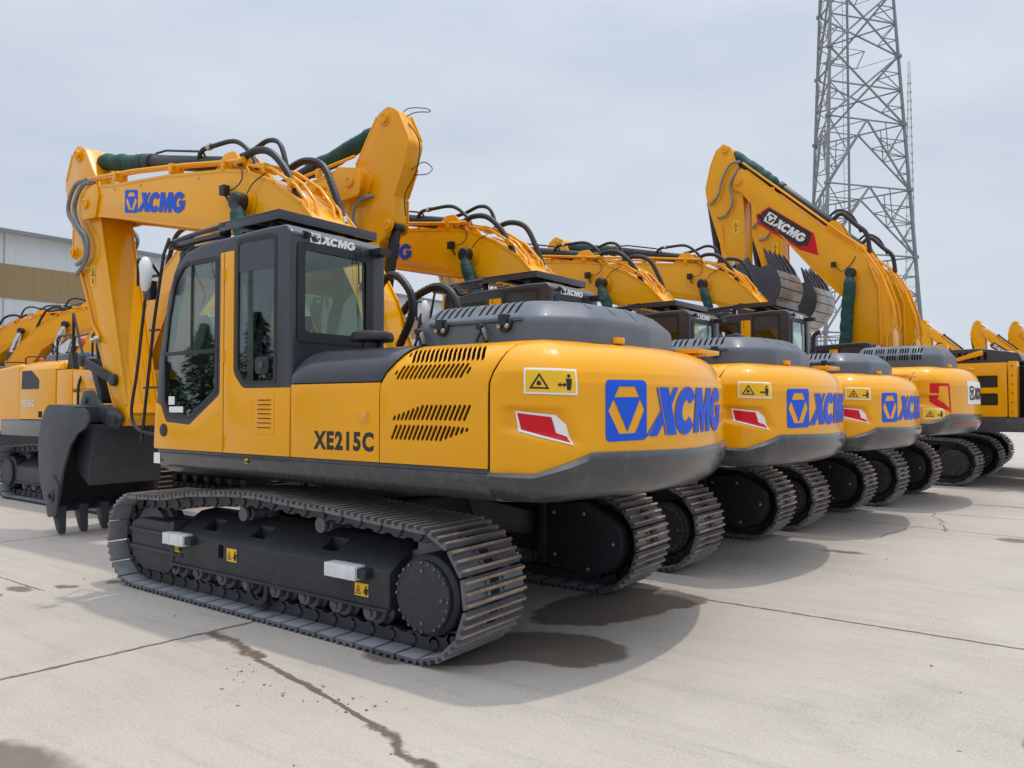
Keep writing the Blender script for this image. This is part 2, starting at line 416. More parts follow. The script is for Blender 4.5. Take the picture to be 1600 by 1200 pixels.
def make_track(parent, y, shoes=True):
    m = MB()
    for (x, z, a, l) in frames():
        c, s_ = math.cos(a), math.sin(a)
        def xf(px, py, pz): # outward = (s,-c)
            return (x + c * px + s_ * pz, py, z + s_ * px - c * pz)
        for yy in (-.115, .115):
            pr = [(-.075, -.012), (.07, -.012), (.115, -.05), (.115, -.085), (.085, -.104), (.045, -.104), (.02, -.088), (-.03, -.088), (-.05, -.104), (-.1, -.104), (-.122, -.08), (-.115, -.045)]
            m.rings([[xf(px, yy + d, pz) for px, pz in pr] for d in (-.022, .022)])
        m.rings([[xf(-.098 + .03 * math.cos(R(q)), yy, -.06 + .03 * math.sin(R(q))) for q in range(0, 360, 40)] for yy in (-.15, .15)])
        if not shoes: shoe_into(m, xf)
    t = m.build('crawler_track', ['chain', 'rust', 'void', 'plate'], parent, loc=(0, y, 0))
    if shoes:
        for (x, z, a, l) in frames():
            o = bpy.data.objects.new('track_shoe', SHOE); C.objects.link(o); o.parent = t
            o.location = (x, 0, z); o.rotation_euler = (math.pi, a, 0)
            # local z (outward) must map to (sin a, -cos a)
            o.rotation_mode = 'QUATERNION'
            Mx = Matrix(((math.cos(a), 0, math.sin(a)), (0, -1, 0), (math.sin(a), 0, -math.cos(a))))
            o.rotation_quaternion = Mx.to_quaternion()
    return t
def make_frame(root, s, detail=True):
    """track frame on side s (+1 left)"""
    yo, yi = s * 1.34, s * .93
    m = MB()
    sec = [(yo, .268), (yo, .515), (s * 1.08, .685), (yi, .70), (yi, .268)]
    m.prism(sec, -1.42, 1.13, 'x')
    # lower flange
    m.box(-1.42, 1.15, min(yo, yo + s * .022), max(yo, yo + s * .022), .262, .284)
    # idler guard with ridges at the front
    g = rnd([(1.15, .24), (1.22, .17), (1.62, .17), (1.80, .27), (1.82, .55), (1.70, .60), (1.15, .60)], .04, 3)
    m.prism(g, s * .98, yo - s * .012)
    m.obox((1.05, yo - s * .004, .50), (1.82, yo - s * .004, .505), (.014, .014)); m.obox((.97, yo - s * .004, .35), (1.82, yo - s * .004, .355), (.014, .014)); m.box(1.10, 1.15, min(s * 1.0, yo + s * .01), max(s * 1.0, yo + s * .01), .23, .62)
    m.obox((1.5, s * .90, .42), (-.1, s * .90, .55), (.05, .08))
    f = m.build('track_frame', 'chassis', root, bevel=.008)
    if detail:
        # access holes in the sloping top, built as cuts
        c = MB()
        for x in (.12, -.72, .75):
            c.box(x - .10, x + .07, min(s * 1.14, s * 1.25), max(s * 1.14, s * 1.25), .50, .8)
        c.prism(rnd([(.40, .39), (.47, .39), (.47, .50), (.40, .50)], .02, 3), yo - s * .1, yo + s * .1)
        boolean(f, c.build('cut', 'void'))
    # sprocket, idler
    q = MB(); teeth = []
    for k in range(42):
        a = 2 * math.pi * k / 42; rr = .315 if k % 2 else .355; teeth.append((-1.70 + rr * math.cos(a), .43 + rr * math.sin(a)))
    q.prism(teeth, s * 1.07, s * 1.13); q.build('sprocket', 'steel', f, bevel=.004)
    q = MB(); q.lathe([(.12, -.12), (.27, -.10), (.27, -.04), (.30, -.03), (.30, .03), (.27, .04), (.27, .10), (.12, .12)], (1.72, s * 1.1, .415), (0, 1, 0), 36); q.build('idler', 'steel', f)
    for i, x in enumerate((.30, -.62)):
        q = MB(); q.cyl((x, s * 1.0, .738), (x, s * 1.225, .738), .045, 18); q.lathe([(.03, 0), (.056, 0), (.056, .03), (.045, .035), (.045, .06), (.056, .065), (.056, .09)], (x, s * 1.24 - (s > 0) * .09, .738), (0, 1, 0), 18)
        q.box(x - .05, x + .05, min(s * .93, s * 1.02), max(s * .93, s * 1.02), .62, .78); q.build('carrier_roller', 'steel', f, bevel=.003)
    for i in range(8):
        x = 1.14 - i * .335
        q = MB(); q.lathe([(.04, -.15), (.078, -.14), (.078, -.09), (.10, -.08), (.10, -.06), (.075, -.05), (.075, .05), (.10, .06), (.10, .08), (.078, .09), (.078, .14), (.04, .15)], (x, s * 1.1, .215), (0, 1, 0), 18)
        q.prism(rnd([(x - .062, .275), (x - .062, .21), (x - .03, .175), (x + .03, .175), (x + .062, .21), (x + .062, .275)], .015, 3), s * 1.255, s * 1.31)
        q.lathe([(.026, 0), (.026, .012)], (x, s * 1.31, .222), (0, s, 0), 8)
        q.build('track_roller', 'steel', f, bevel=.003)
    q = MB(); x = .0
    for sy in (1.245, ):
        ring = circ(x, .21, .13, 14, 180, 360); inn = [(a, b) for a, b in circ(x, .21, .085, 14, 360, 180)]
        q.prism([(x - .13, .28)] + ring + [(x + .13, .28), (x + .085, .28)] + inn + [(x - .085, .28)], min(s * 1.29, s * 1.32), max(s * 1.29, s * 1.32))
    q.build('track_guide', 'chassis', f, bevel=.004)
    # foot steps wrapped in white foam
    if detail:
        for x in (1.0, -1.03):
            q = MB(); q.box(x - .23, x + .12, min(s * 1.30, s * 1.40), max(s * 1.30, s * 1.40), .462, .525); q.build('step', 'chassis', f, bevel=.006)
            q = MB(); q.box(x - .15, x + .15, min(s * 1.325, s * 1.42), max(s * 1.325, s * 1.42), .448, .538)
            q.box(x + .045, x + .050, min(s * 1.322, s * 1.423), max(s * 1.322, s * 1.423), .445, .541, 1); q.box(x - .095, x - .090, min(s * 1.322, s * 1.423), max(s * 1.322, s * 1.423), .445, .541, 1)
            q.build('foam_wrap', ['wrap', 'ink'], f, bevel=.010, seg=2)
        for x, z, w, h in ((.35, .385, .13, .10), (1.09, .375, .085, .068), (-1.10, .335, .13, .085)):
            fn = side_fn(x, z, yo, s) if s > 0 else side_fn(x - w, z, yo, s)
            warn_label(f, fn, w, h, border=False)
    return f
def final_drive(root, s):
    c = (-1.725, 0, .415)
    q = MB(); q.lathe([(.16, .80), (.245, .82), (.252, 1.15), (.252, 1.300), (.225, 1.325)], (c[0], 0, c[2]), (0, s, 0), 40)
    q.lathe([(.222, 1.32), (.222, 1.357), (.215, 1.365), (.05, 1.367)], (c[0], 0, c[2]), (0, s, 0), 48)
    for k in range(24):
        if k % 6 == 5: continue
        a = 2 * math.pi * k / 24; x, z = c[0] + .212 * math.cos(a), c[2] + .212 * math.sin(a)
        q.cyl((x, s * 1.35, z), (x, s * 1.374, z), .012, 8, mi=1)
    for a in (90, 180, 270):
        x, z = c[0] + .16 * math.cos(R(a)), c[2] + .16 * math.sin(R(a)); q.cyl((x, s * 1.365, z), (x, s * 1.372, z), .016, 10, mi=1)
    q.build('final_drive', ['chassis', 'steel'], root, bevel=.003)
    # travel motor cover, on the inner side
    q = MB()
    q.prism(rnd([(-1.22, .22), (-1.25, .72), (-1.62, .78), (-1.95, .62), (-1.99, .43), (-1.92, .25), (-1.68, .14)], [.04, .04, .2, .2, .2, .2, .2], 6), s * .76, s * .92)
    q.box(-1.24, -1.16, min(s * .74, s * .93), max(s * .74, s * .93), .2, .8)
    cv = q.build('motor_cover', 'chassis', root, bevel=.02)
    for x, z in ((-1.32, .66), (-1.62, .67), (-1.90, .44), (-1.33, .30), (-1.66, .21)):
        q = MB(); q.lathe([(.016, 0), (.016, .008), (.008, .012)], (x, s * .76, z), (0, -s, 0), 10); q.build('cover_bolt', 'zinc', cv)
def undercarriage(root, detail=True, shoes=True):
    for s in (1, -1):
        make_track(root, s * 1.1, shoes)
        make_frame(root, s, detail)
        final_drive(root, s)
    q = MB()
    q.prism(rnd([(-.75, .47), (.75, .47), (.68, .84), (-.68, .84)], .04, 3), -.55, .55)
    for sx in (1, -1):
        for sy in (1, -1):
            q.rings([[(sx * .25, sy * .3, .5), (sx * .65, sy * .3, .5), (sx * .65, sy * .3, .82), (sx * .25, sy * .3, .82)], [(sx * .75, sy * .95, .42), (sx * 1.15, sy * .95, .42), (sx * 1.15, sy * .95, .60), (sx * .75, sy * .95, .60)]])
    q.lathe([(.62, .82), (.66, .84), (.66, .93), (.60, .95), (.60, 1.03)], (0, 0, 0), (0, 0, 1), 40)
    q.build('chassis', 'chassis', root, bevel=.01)

# ------------------------------------------------------------------ body shells
SEC = [(1.36, 1.225), (1.36, 1.50), (1.36, 1.66), (1.358, 1.73), (1.345, 1.80), (1.318, 1.865), (1.275, 1.918), (1.215, 1.958), (1.13, 1.985), (1.02, 1.995)]
def shell(m, sec, xf, xr, th=.010, nx=6, sgn=1):
    """closed thin panel following the section curve, from x=xf(z) to xr(z)"""
    def n(i):
        a = Vector(sec[max(i - 1, 0)]); b = Vector(sec[min(i + 1, len(sec) - 1)]); t = (b - a).normalized(); return Vector((t.y, -t.x))
    o, inn = [], []
    for i, p in enumerate(sec):
        q = Vector(p) - n(i) * th
        row, row2 = [], []
        for k in range(nx + 1):
            t = k / nx; x = xf(p[1]) * (1 - t) + xr(p[1]) * t
            row.append(m.bm.verts.new((x, sgn * p[0], p[1]))); row2.append(m.bm.verts.new((x, sgn * q.x, q.y)))
        o.append(row); inn.append(row2)
    for g in (o, inn):
        for i in range(len(sec) - 1):
            for k in range(nx): m._f((g[i][k], g[i][k + 1], g[i + 1][k + 1], g[i + 1][k]))
    for k in range(nx):
        m._f((o[0][k], o[0][k + 1], inn[0][k + 1], inn[0][k])); m._f((o[-1][k], o[-1][k + 1], inn[-1][k + 1], inn[-1][k]))
    for i in range(len(sec) - 1):
        m._f((o[i][0], o[i + 1][0], inn[i + 1][0], inn[i][0])); m._f((o[i][nx], o[i + 1][nx], inn[i + 1][nx], inn[i][nx]))
def sstep(a, b, x):
    t = max(0, min(1, (x - a) / (b - a))); return t * t * (3 - 2 * t)
SEAM = lambda z: -2.238 - .10 * sstep(1.70, 2.0, z)
EFRONT = lambda z: -1.345 - .17 * sstep(1.70, 2.0, z)
RT = 2.93
def plan_curve():
    L = [(-2.238, 1.36), (-2.33, 1.36), (-2.42, 1.352), (-2.50, 1.332), (-2.57, 1.298), (-2.63, 1.25), (-2.668, 1.205)]
    L += [(-RT * math.cos(R(a)), RT * math.sin(R(a))) for a in [22.6 - k * 1.13 for k in range(0, 20)]]
    L.append((-RT, 0.0))
    return L
PL = plan_curve(); PL = PL + [(x, -y) for x, y in reversed(PL[:-1])]
_c = [0]
for a, b in zip(PL, PL[1:]): _c.append(_c[-1] + math.hypot(b[0] - a[0], b[1] - a[1]))
SP = [_c[-1] / 2 - v for v in _c]       # arc length from rear centre, + left
def plan_at(s_):
    for i in range(len(SP) - 1):
        if SP[i] >= s_ >= SP[i + 1]:
            t = (SP[i] - s_) / (SP[i] - SP[i + 1]); a, b = PL[i], PL[i + 1]
            def nn(j):
                p, q = PL[max(j - 1, 0)], PL[min(j + 1, len(PL) - 1)]; d = Vector((q[0] - p[0], q[1] - p[1])).normalized(); return Vector((d.y, -d.x))
            n = nn(i).lerp(nn(i + 1), t).normalized()
            if n.x > 0 and n.y * a[1] < 0: n = -n
            return Vector((a[0] + (b[0] - a[0]) * t, a[1] + (b[1] - a[1]) * t)), n
    return Vector(PL[0]), Vector((0, 1))
def _orient():
    p, n = plan_at(0.01)
    return -1 if n.x > 0 else 1
NS = _orient()
CWP = [(1.725, 0), (1.79, .012), (1.85, .038), (1.90, .075), (1.94, .125), (1.970, .19), (1.99, .28), (2.0, .42), (2.005, .75)]
def belt(s_):
    a = abs(s_)
    return 1.208 + .117 * sstep(1.42, 1.08, a) - .012 * sstep(1.0, 0, a) + 0 * a
def belt_low(s_): return 1.208 + .117 * max(0, min(1, (1.42 - abs(s_)) / .36)) - .012 * sstep(1.0, 0, abs(s_))
def recess(s_, z):
    a = abs(s_)
    if a > 1.72 or a < 1.0: return 0
    # broad shallow fold behind the corner, then the deeper hollow round the reflector
    d = .014 * sstep(1.66, 1.60, a) * sstep(1.12, 1.34, a) * sstep(1.80, 1.70, z)
    edge = 1.10 + .55 * (z - 1.36)                 # slanting right-hand edge
    top = 1.598 - .04 * (1.5 - a)
    low = 1.352 + .16 * (a - 1.15)
    d += .030 * sstep(edge, edge + .07, a) * sstep(1.66, 1.60, a) * sstep(top, top - .035, z) * sstep(low, low + .06, z)
    return d
def cw_fn(s_, z, off=0):
    p, n = plan_at(s_); n = n * NS
    d = -recess(s_, z)
    for (z0, d0), (z1, d1) in zip(CWP, CWP[1:]):
        if z0 < z <= z1: d -= d0 + (d1 - d0) * (z - z0) / (z1 - z0)
    return Vector((p.x + n.x * (d + off), p.y + n.y * (d + off), z))
def counterweight(root, style):
    m = MB(); N = 170
    ss = [SP[0] + (SP[-1] - SP[0]) * k / N for k in range(N + 1)]
    rows = []
    for j in range(57):
        t = j / 56; row = []
        for s_ in ss:
            zb = belt_low(s_); z = zb + (1.815 - zb) * t; row.append(cw_fn(s_, z))
        rows.append(row)
    for z, d in CWP[2:]:
        row = []
        for k, s_ in enumerate(ss):
            p, n = plan_at(s_); n = n * NS; row.append(Vector((p.x - n.x * d, p.y - n.y * d, z)))
        rows.append(row)
    for row in rows:       # seam edge follows the door seam
        for k in (0, 1, 2, 3, N, N - 1, N - 2, N - 3):
            f = {0: 1, 1: .75, 2: .5, 3: .25, N: 1, N - 1: .75, N - 2: .5, N - 3: .25}[k]
            row[k].x += (SEAM(row[k].z) + .236) * f * 0 + (SEAM(row[k].z) + 2.238) * f - .012 * (1 if k in (0, N) else 0)
    # inner lip
    rv = [m.verts(r) for r in rows]
    for a, b in zip(rv, rv[1:]):
        for i in range(N): m._f((a[i], a[i + 1], b[i + 1], b[i]))
    m._f(rv[-1])
    for e in (0, N):
        lip = m.verts([(r[e].x + .0, r[e].y - math.copysign(.12, r[e].y), r[e].z) for r in rows])
        for i in range(len(rows) - 1): m._f((rv[i][e], rv[i + 1][e], lip[i + 1], lip[i]))
    cw = m.build('counterweight', 'yellow', root)
    m = MB(); rows = []
    prof = [(0, -.01), (.0, .012), (.10, .034), (.15, .034), (.45, .012), (.7, -.03), (.85, -.07), (.95, -.14), (1, -.24), (1.0, -.6)]
    for t, d in prof:
        row = []
        for s_ in ss:
            zb = belt_low(s_); z = zb + (1.022 - zb) * t; p, n = plan_at(s_); n = n * NS; row.append(Vector((p.x + n.x * d, p.y + n.y * d, z)))
        row[0].x -= .012; row[-1].x -= .012
        rows.append(row)
    rv = [m.verts(r) for r in rows]
    for a, b in zip(rv, rv[1:]):
        for i in range(N): m._f((a[i], a[i + 1], b[i + 1], b[i]))
    m._f(rv[-1])
    m.build('lower_band', 'grey_paint', cw)
    f = lambda u, v, off: cw_fn(u, v, off)
    if style == 'blue':
        h = .365; w = 1.60; z0 = 1.382; s0 = .955
        fn = lambda u, v, off: cw_fn(s0 - u, z0 + v + .012 * u, off)
        decal('brand_emblem', scaled(emblem_polys(), w / EMB_W, h), fn, 'blue', cw, .003, .05)
        def rf(u, v, off): return cw_fn(1.545 - u, 1.405 + v, off)
        rp = [(0.03, .055), (0.0, .150), (.245, .125), (.31, .075), (.345, -.02)]
        decal('reflector_border', [[(.012, .045), (-.012, .162), (.252, .137), (.322, .083), (.362, -.036)]], rf, 'white', cw, .0055, .02)
        decal('reflector', [[(0.03, .055), (0.004, .148), (.225, .125), (.255, .035), (.325, .015), (.343, -.02)]], rf, 'red', cw, .0075, .02)
        warn_label(cw, lambda u, v, off: cw_fn(1.475 - u, 1.675 + v - .03 * u, off + .002), .30, .125, .02)
    else:
        h = .20
        fn = lambda u, v, off: cw_fn(.44 - u, 1.52 + v, off)
        decal('name_plate', [rnd([(-.08, -.06), (.95, -.06), (.95, .27), (-.08, .27)], .03, 3)], fn, 'white', cw, .003, .05)
        decal('brand_emblem', scaled(emblem_polys(), .86 / EMB_W, h), fn, 'ink', cw, .006, .05)
        def rf(u, v, off): return cw_fn(1.42 - u, 1.50 + v, off)
        decal('reflector', [{'o': [(0, .0), (0, .25), (.36, .25), (.40, -.16), (.10, -.06)], 'h': [[(.14, .03), (.14, .21), (.32, .21), (.35, -.09)]]}], rf, 'red', cw, .002, .04)
        warn_label(cw, lambda u, v, off: cw_fn(1.50 - u, 1.27 + v, off), .30, .12, .03)
        decal('red_stripe', [[(0, 0), (1.6, .03), (1.6, .05), (0.05, .02)]], lambda u, v, off: cw_fn(.95 - u, 1.17 + v, off + .014), 'red', cw, .003, .05)
    q = MB(); q.cyl((-2.62, .5, 1.99), (-2.62, .5, 2.03), .05, 16); q.build('lifting_cap', 'yellow', cw, bevel=.008)
    q = MB(); q.box(-2.75, -2.55, -.95, -.55, 1.985, 2.02); q.build('step_plate', 'yellow', cw, bevel=.006)
    return cw
def capsule(u, v, l, w, ang, n=4):
    """2D capsule outline"""
    c, s_ = math.cos(ang), math.sin(ang); h = (l - w) / 2; out = []
    for k in range(n + 1):
        a = -math.pi / 2 + math.pi * k / n; out.append((h + w / 2 * math.cos(a), w / 2 * math.sin(a)))
    for k in range(n + 1):
        a = math.pi / 2 + math.pi * k / n; out.append((-h + w / 2 * math.cos(a), w / 2 * math.sin(a)))
    return [(u + a * c - b * s_, v + a * s_ + b * c) for a, b in out]
def body_215(root, style):
    # floor frame / skirt
    m = MB(); zt = 1.222
    pl = [(1.42, .60), (1.42, 1.28), (1.36, 1.36), (-2.236, 1.36), (-2.236, -1.36), (1.36, -1.36), (1.42, -1.28), (1.42, -.60), (1.1, -.45), (1.1, .45)]
    def ring(off, z, sh=0):
        out = []
        for x, y in pl:
            sx = x - sh if x > 1.05 else x
            out.append((sx, math.copysign(max(0, abs(y) - off), y) if abs(y) > 1.2 else y, z))
        return out
    m.rings([ring(.55, .99, .35), ring(.30, 1.005, .14), ring(.10, 1.03, .05), ring(.03, 1.08, .01), ring(.0, 1.14), ring(0, 1.195), ring(.012, 1.2), ring(.012, zt)])
    sk = m.build('floor_frame', 'grey_paint', root, bevel=.004)
    decal('paper_label', [[(0, 0), (.10, 0), (.10, .09), (0, .09)]], side_fn(1.40, 1.10, 1.36), 'white', sk, .003)
    warn_label(sk, side_fn(.10, 1.155, 1.36), .04, .035, border=False)
    # near-black blocks: shade behind the door slots, put in as colour
    m = MB(); m.box(-2.20, -.5, .1, 1.325, 1.23, 1.775); m.box(-2.20, -.5, .1, 1.245, 1.775, 1.925); m.box(-2.20, -.9, -1.25, .1, 1.22, 1.93); m.build('bay_shade_fill', 'void', root)
    # side cover (yellow) and black cowl
    m = MB(); sy = [p for p in SEC if p[1] <= 1.67] + [(1.36, 1.745)]
    shell(m, sy, lambda z: -.438, lambda z: EFRONT(z) + .008, nx=6)
    sc = m.build('side_cover', 'yellow', root, bevel=.004)
    c2 = [(1.36, 1.752), (1.353, 1.81), (1.33, 1.87), (1.285, 1.93), (1.22, 1.972), (1.12, 1.995), (.95, 2.0), (.75, 2.0)]
    m = MB(); shell(m, c2, lambda z: -.438 - .10 * sstep(1.8, 2.0, z), lambda z: EFRONT(z) + .008, nx=8)
    m.build('cowl', 'cab_grey', root, bevel=.004)
    q = MB(); q.box(-1.255, -1.13, 1.355, 1.363, 1.475, 1.57); q.box(-1.24, -1.175, 1.36, 1.372, 1.49, 1.557); q.lathe([(.018, 0), (.018, .006), (.008, .009)], (-1.208, 1.372, 1.525), (0, 1, 0), 12, mi=1)
    q.build('lock', ['yellow', 'zinc'], sc, bevel=.002)
    if style == 'blue':
        text_mesh('model_number', 'XE215C', side_fn(-.69, 1.290), 'ink', sc, .60, .130, .045)
    # engine door with real slots
    m = MB(); shell(m, SEC, EFRONT, lambda z: SEAM(z) + .006, nx=10)
    ed = m.build('engine_door', 'yellow', root, bevel=.004)
    cut = MB(); th = R(62)
    def slot(x, z, l, y0=1.2, y1=1.5): cut.prism(capsule(x, z, l, .022, math.pi - th), y0, y1)
    if style == 'blue':
        for k in range(17):
            x = -1.475 - k * .0375
            slot(x, 1.805, .035 if k == 0 else (.105 if k < 16 else .05))
        for k in range(17):
            x = -1.475 - k * .0375
            l = .04 + min(k, 6) * .012; slot(x, 1.515 + min(k, 6) * .006, l)
        for k in range(17):
            x = -1.475 - k * .0375
            l = .112 - max(0, k - 11) * .016; slot(x, 1.425 + max(0, k - 11) * .005, l)
        for k in range(17):  # upper bank runs onto the curved shoulder
            x = -1.53 - k * .0375
            l = .115 if k < 16 else .05
            cut.rings([[(a, b, 1.80) for a, b in capsule(x, 1.262, .13 if k else .05, .022, R(90 + 30))], [(a, b, 2.1) for a, b in capsule(x, 1.262, .13 if k else .05, .022, R(90 + 30))]])
    else:
        for z in (1.42, 1.68): cut.prism(rnd([(-1.55, z), (-2.0, z), (-2.0, z + .2), (-1.55, z + .2)], .02, 3), 1.2, 1.5)
    c = cut.build('cut', 'void'); boolean(ed, c)
    # right-hand side panel (plain, mostly hidden)
    m = MB(); shell(m, SEC, lambda z: .2, lambda z: SEAM(z) + .006, nx=8, sgn=-1); m.build('right_side_panel', 'yellow', root, bevel=.004)
    counterweight(root, style)
    m = MB(); m.box(-2.3, -.42, -1.03, 1.03, 1.94, 1.99); m.build('deck', 'cab_grey', root, bevel=.005)
    # engine hood
    m = MB(); hz = [(1.985, 0), (2.10, .010), (2.135, .018), (2.155, .034), (2.222, .105), (2.248, .140), (2.262, .185), (2.268, .26), (2.274, .38)]
    def hoodring(z, d):
        base = rnd([(-1.36 - d * .55, 1.06 - d), (-2.36 + d * .5, 1.06 - d), (-2.60 + d, .72 - d * .6), (-2.66 + d, .1), (-2.56 + d, -.52 + d * .4), (-2.35 + d * .5, -.80 + d), (-1.36 - d * .55, -.80 + d)], [.08, .20, .25, .4, .3, .2, .1], 6)
        return [(x, y, z) for x, y in base]
    if style != 'blue': hz = [(a if a < 2 else 1.985 + (a - 1.985) * 1.15, d) for a, d in hz]
    m.rings([hoodring(z, d) for z, d in hz])
    hd = m.build('engine_hood', 'hood_grey', root)
    cut = MB()
    if style == 'blue':
        xs = [-1.50 - .058 * k for k in range(6)] + [-1.88 - .058 * k for k in range(6)]
        for x in xs: cut.obox((x - .02, 1.20, 2.165), (x + .015, .72, 2.30), (.011, .045))
    else:
        for g in range(5):
            for k in range(4):
                for (ya, za) in ((1.2, 2.09), (1.2, 2.19)):
                    x = -1.5 - g * .18 - k * .036
                    cut.box(x - .022, x, .80, 1.2, za, za + .075)
    for k in range(6):
        y = .62 - k * .22
        cut.obox((-2.75, y, 2.11), (-2.38, y + .03, 2.30), (.006, .022))
    boolean(hd, cut.build('cut', 'void'))
    m = MB(); m.box(-2.25, -1.5, -.6, .93, 2.0, 2.235); m.build('hood_shade_fill', 'void', hd)  # near-black filler, painted shade behind the hood slots, not a machine part
    if style == 'blue':
        q = MB(); q.obox((-1.50, 1.052, 2.135), (-2.26, 1.052, 2.130), (.008, .010)); q.build('ridge', 'hood_grey', hd, bevel=.003)
        for x in (-1.62, -2.14):
            q = MB(); q.lathe([(.05, 0), (.05, .02), (.03, .03)], (x, 1.05, 2.10), (0, 1, .15), 20); q.box(x - .03, x + .03, 1.05, 1.10, 2.09, 2.16)
            for d in (-.03, .03): q.lathe([(.016, 0), (.016, .012), (.008, .018)], (x + d, 1.085, 2.085), (0, 1, .15), 12, mi=1)
            q.build('latch', ['black', 'zinc'], hd, bevel=.002)
        for x in (-1.44, -1.97):
            q = MB(); q.obox((x, 1.085, 2.10), (x - .07, 1.12, 1.995), (.016, .012)); q.cyl((x, 1.07, 2.09), (x, 1.12, 2.09), .022, 12); q.cyl((x - .0, 1.10, 2.055), (x + .02, 1.115, 1.995), .01, 8)
            q.build('hood_strap', 'black', hd, bevel=.002)
    q = MB(); q.tube([(-.05, -.82, 1.99), (-.05, -.82, 2.30), (-.05, -.82, 2.62), (-.10, -.82, 2.70), (-.18, -.82, 2.73)], .042, 14, smooth=4); q.build('exhaust_pipe', 'chassis', root)
    q = MB(); q.lathe([(.075, 0), (.075, .065), (.150, .075), (.158, .085), (.158, .115), (.145, .138), (.09, .152), (.02, .155)], (-.86, .97, 1.985), (0, 0, 1), 32); q.build('air_cleaner', 'black', root)
# ------------------------------------------------------------------ cab
def cab(root, style, rest=True):
    prof = [(-.43, 1.222), (1.385, 1.222), (1.41, 1.30), (1.36, 1.95), (1.22, 2.52), (1.12, 2.74), (.95, 2.86), (.7, 2.91), (-.1, 2.93), (-.36, 2.925), (-.43, 2.86)]
    pr = rnd(prof, [0, .03, .1, .3, .3, .15, .2, .3, .3, .06, .05], 4)
    m = MB(); m.prism(pr, .42, 1.358)
    sh = m.build('cab', 'cab_grey', root, bevel=.035, seg=4, ang=50)
    inner = rnd([(-.37, 1.30), (1.33, 1.30), (1.30, 1.95), (1.16, 2.50), (1.06, 2.70), (.90, 2.80), (-.36, 2.85)], .03, 3)
    c = MB(); c.prism(inner, .48, 1.30); boolean(sh, c.build('cut', 'void'))
    doorw = rnd([(1.265, 1.60), (1.19, 1.50), (.86, 1.48), (.475, 1.70), (.475, 2.785), (.96, 2.785), (1.10, 2.66), (1.20, 2.35), (1.27, 1.95)], [.05, .05, .05, .05, .04, .10, .12, .2, .2], 5)
    rearw = rnd([(.235, 1.86), (.14, 1.755), (-.265, 1.755), (-.265, 2.875), (.235, 2.885)], [.12, .1, .03, .06, .05], 5)
    c = MB(); c.prism(doorw, 1.2, 1.5); c.prism(rearw, 1.2, 1.5)
    # matching windows on the right wall
    c.prism(rnd([(1.2, 1.75), (-.31, 1.75), (-.31, 2.78), (1.0, 2.78)], .06, 3), .3, .6)
    c.prism([(y, z) for y, z in rnd([(1.275, 2.10), (.60, 2.10), (.60, 2.78), (1.275, 2.78)], .05, 4)], -.6, -.3, 'x')
    c.prism([(y, z) for y, z in rnd([(1.28, 1.65), (.5, 1.65), (.5, 2.7), (1.28, 2.7)], .06, 4)], 1.05, 1.6, 'x')
    boolean(sh, c.build('cut', 'void'))
    def ringplate(o, i, y0, y1, ax='y'):
        q = MB(); n = len(o)
        f = (lambda p, a: (p[0], a, p[1])) if ax == 'y' else (lambda p, a: (a, p[0], p[1]))
        A = [q.verts([f(p, a) for p in r]) for r in (o, i) for a in (y0, y1)]
        for k in range(n):
            j = (k + 1) % n
            q._f((A[0][k], A[0][j], A[2][j], A[2][k])); q._f((A[1][k], A[1][j], A[3][j], A[3][k])); q._f((A[0][k], A[0][j], A[1][j], A[1][k])); q._f((A[2][k], A[2][j], A[3][j], A[3][k]))
        return q
    def pane(poly, y, name='window', mt='glass', ax='y', th=.006):
        q = MB(); q.prism(poly, y, y + th, ax); return q.build(name, mt, sh)
    def shrink(poly, d):
        cx = sum(p[0] for p in poly) / len(poly); cz = sum(p[1] for p in poly) / len(poly)
        w = max(p[0] for p in poly) - min(p[0] for p in poly); h = max(p[1] for p in poly) - min(p[1] for p in poly)
        return [(cx + (p[0] - cx) * (1 - 2 * d / w), cz + (p[1] - cz) * (1 - 2 * d / h)) for p in poly]
    pane(doorw, 1.346, 'door_window'); ringplate(doorw, shrink(doorw, .035), 1.353, 1.361).build('window_seal', 'black', sh)
    q = MB(); q.box(.47, 1.28, 1.350, 1.364, 2.015, 2.045); q.box(.845, .865, 1.352, 1.362, 2.04, 2.78); q.box(.50, .52, 1.352, 1.36, 2.30, 2.38); q.build('window_bar', 'black', sh, bevel=.002)
    pane(rearw, 1.346, 'side_window', 'glass_dark'); ringplate(rearw, shrink(rearw, .03), 1.353, 1.361).build('window_seal', 'black', sh)
    q = MB(); q.prism(rnd([(.235, 2.62), (-.265, 2.62), (-.265, 2.88), (.235, 2.885)], .04, 3), 1.352, 1.356); q.build('window_tint_band', 'cab_grey', sh)
    q = MB(); q.prism(rnd([(-.02, 1.83), (-.18, 1.83), (-.18, 1.96), (-.02, 1.96)], .04, 4), 1.352, 1.368); q.cyl((-.10, 1.36, 1.895), (-.10, 1.376, 1.895), .03, 16, mi=1); q.build('door_latch', ['black', 'cab_grey'], sh, bevel=.003)
    rw = rnd([(1.275, 2.10), (.60, 2.10), (.60, 2.78), (1.275, 2.78)], .05, 4)
    pane(rw, -.425, 'rear_window', 'glass', 'x')
    ringplate(rnd([(1.31, 2.06), (.56, 2.06), (.56, 2.80), (1.31, 2.80)], .05, 4), shrink(rw, .035), -.440, -.432, 'x').build('window_seal', 'black', sh)
    pane(rnd([(1.28, 1.65), (.5, 1.65), (.5, 2.7), (1.28, 2.7)], .06, 4), 1.19, 'windscreen', 'glass', 'x')
    pane(rnd([(1.2, 1.75), (-.31, 1.75), (-.31, 2.78), (1.0, 2.78)], .06, 3), .44, 'right_window', 'glass')
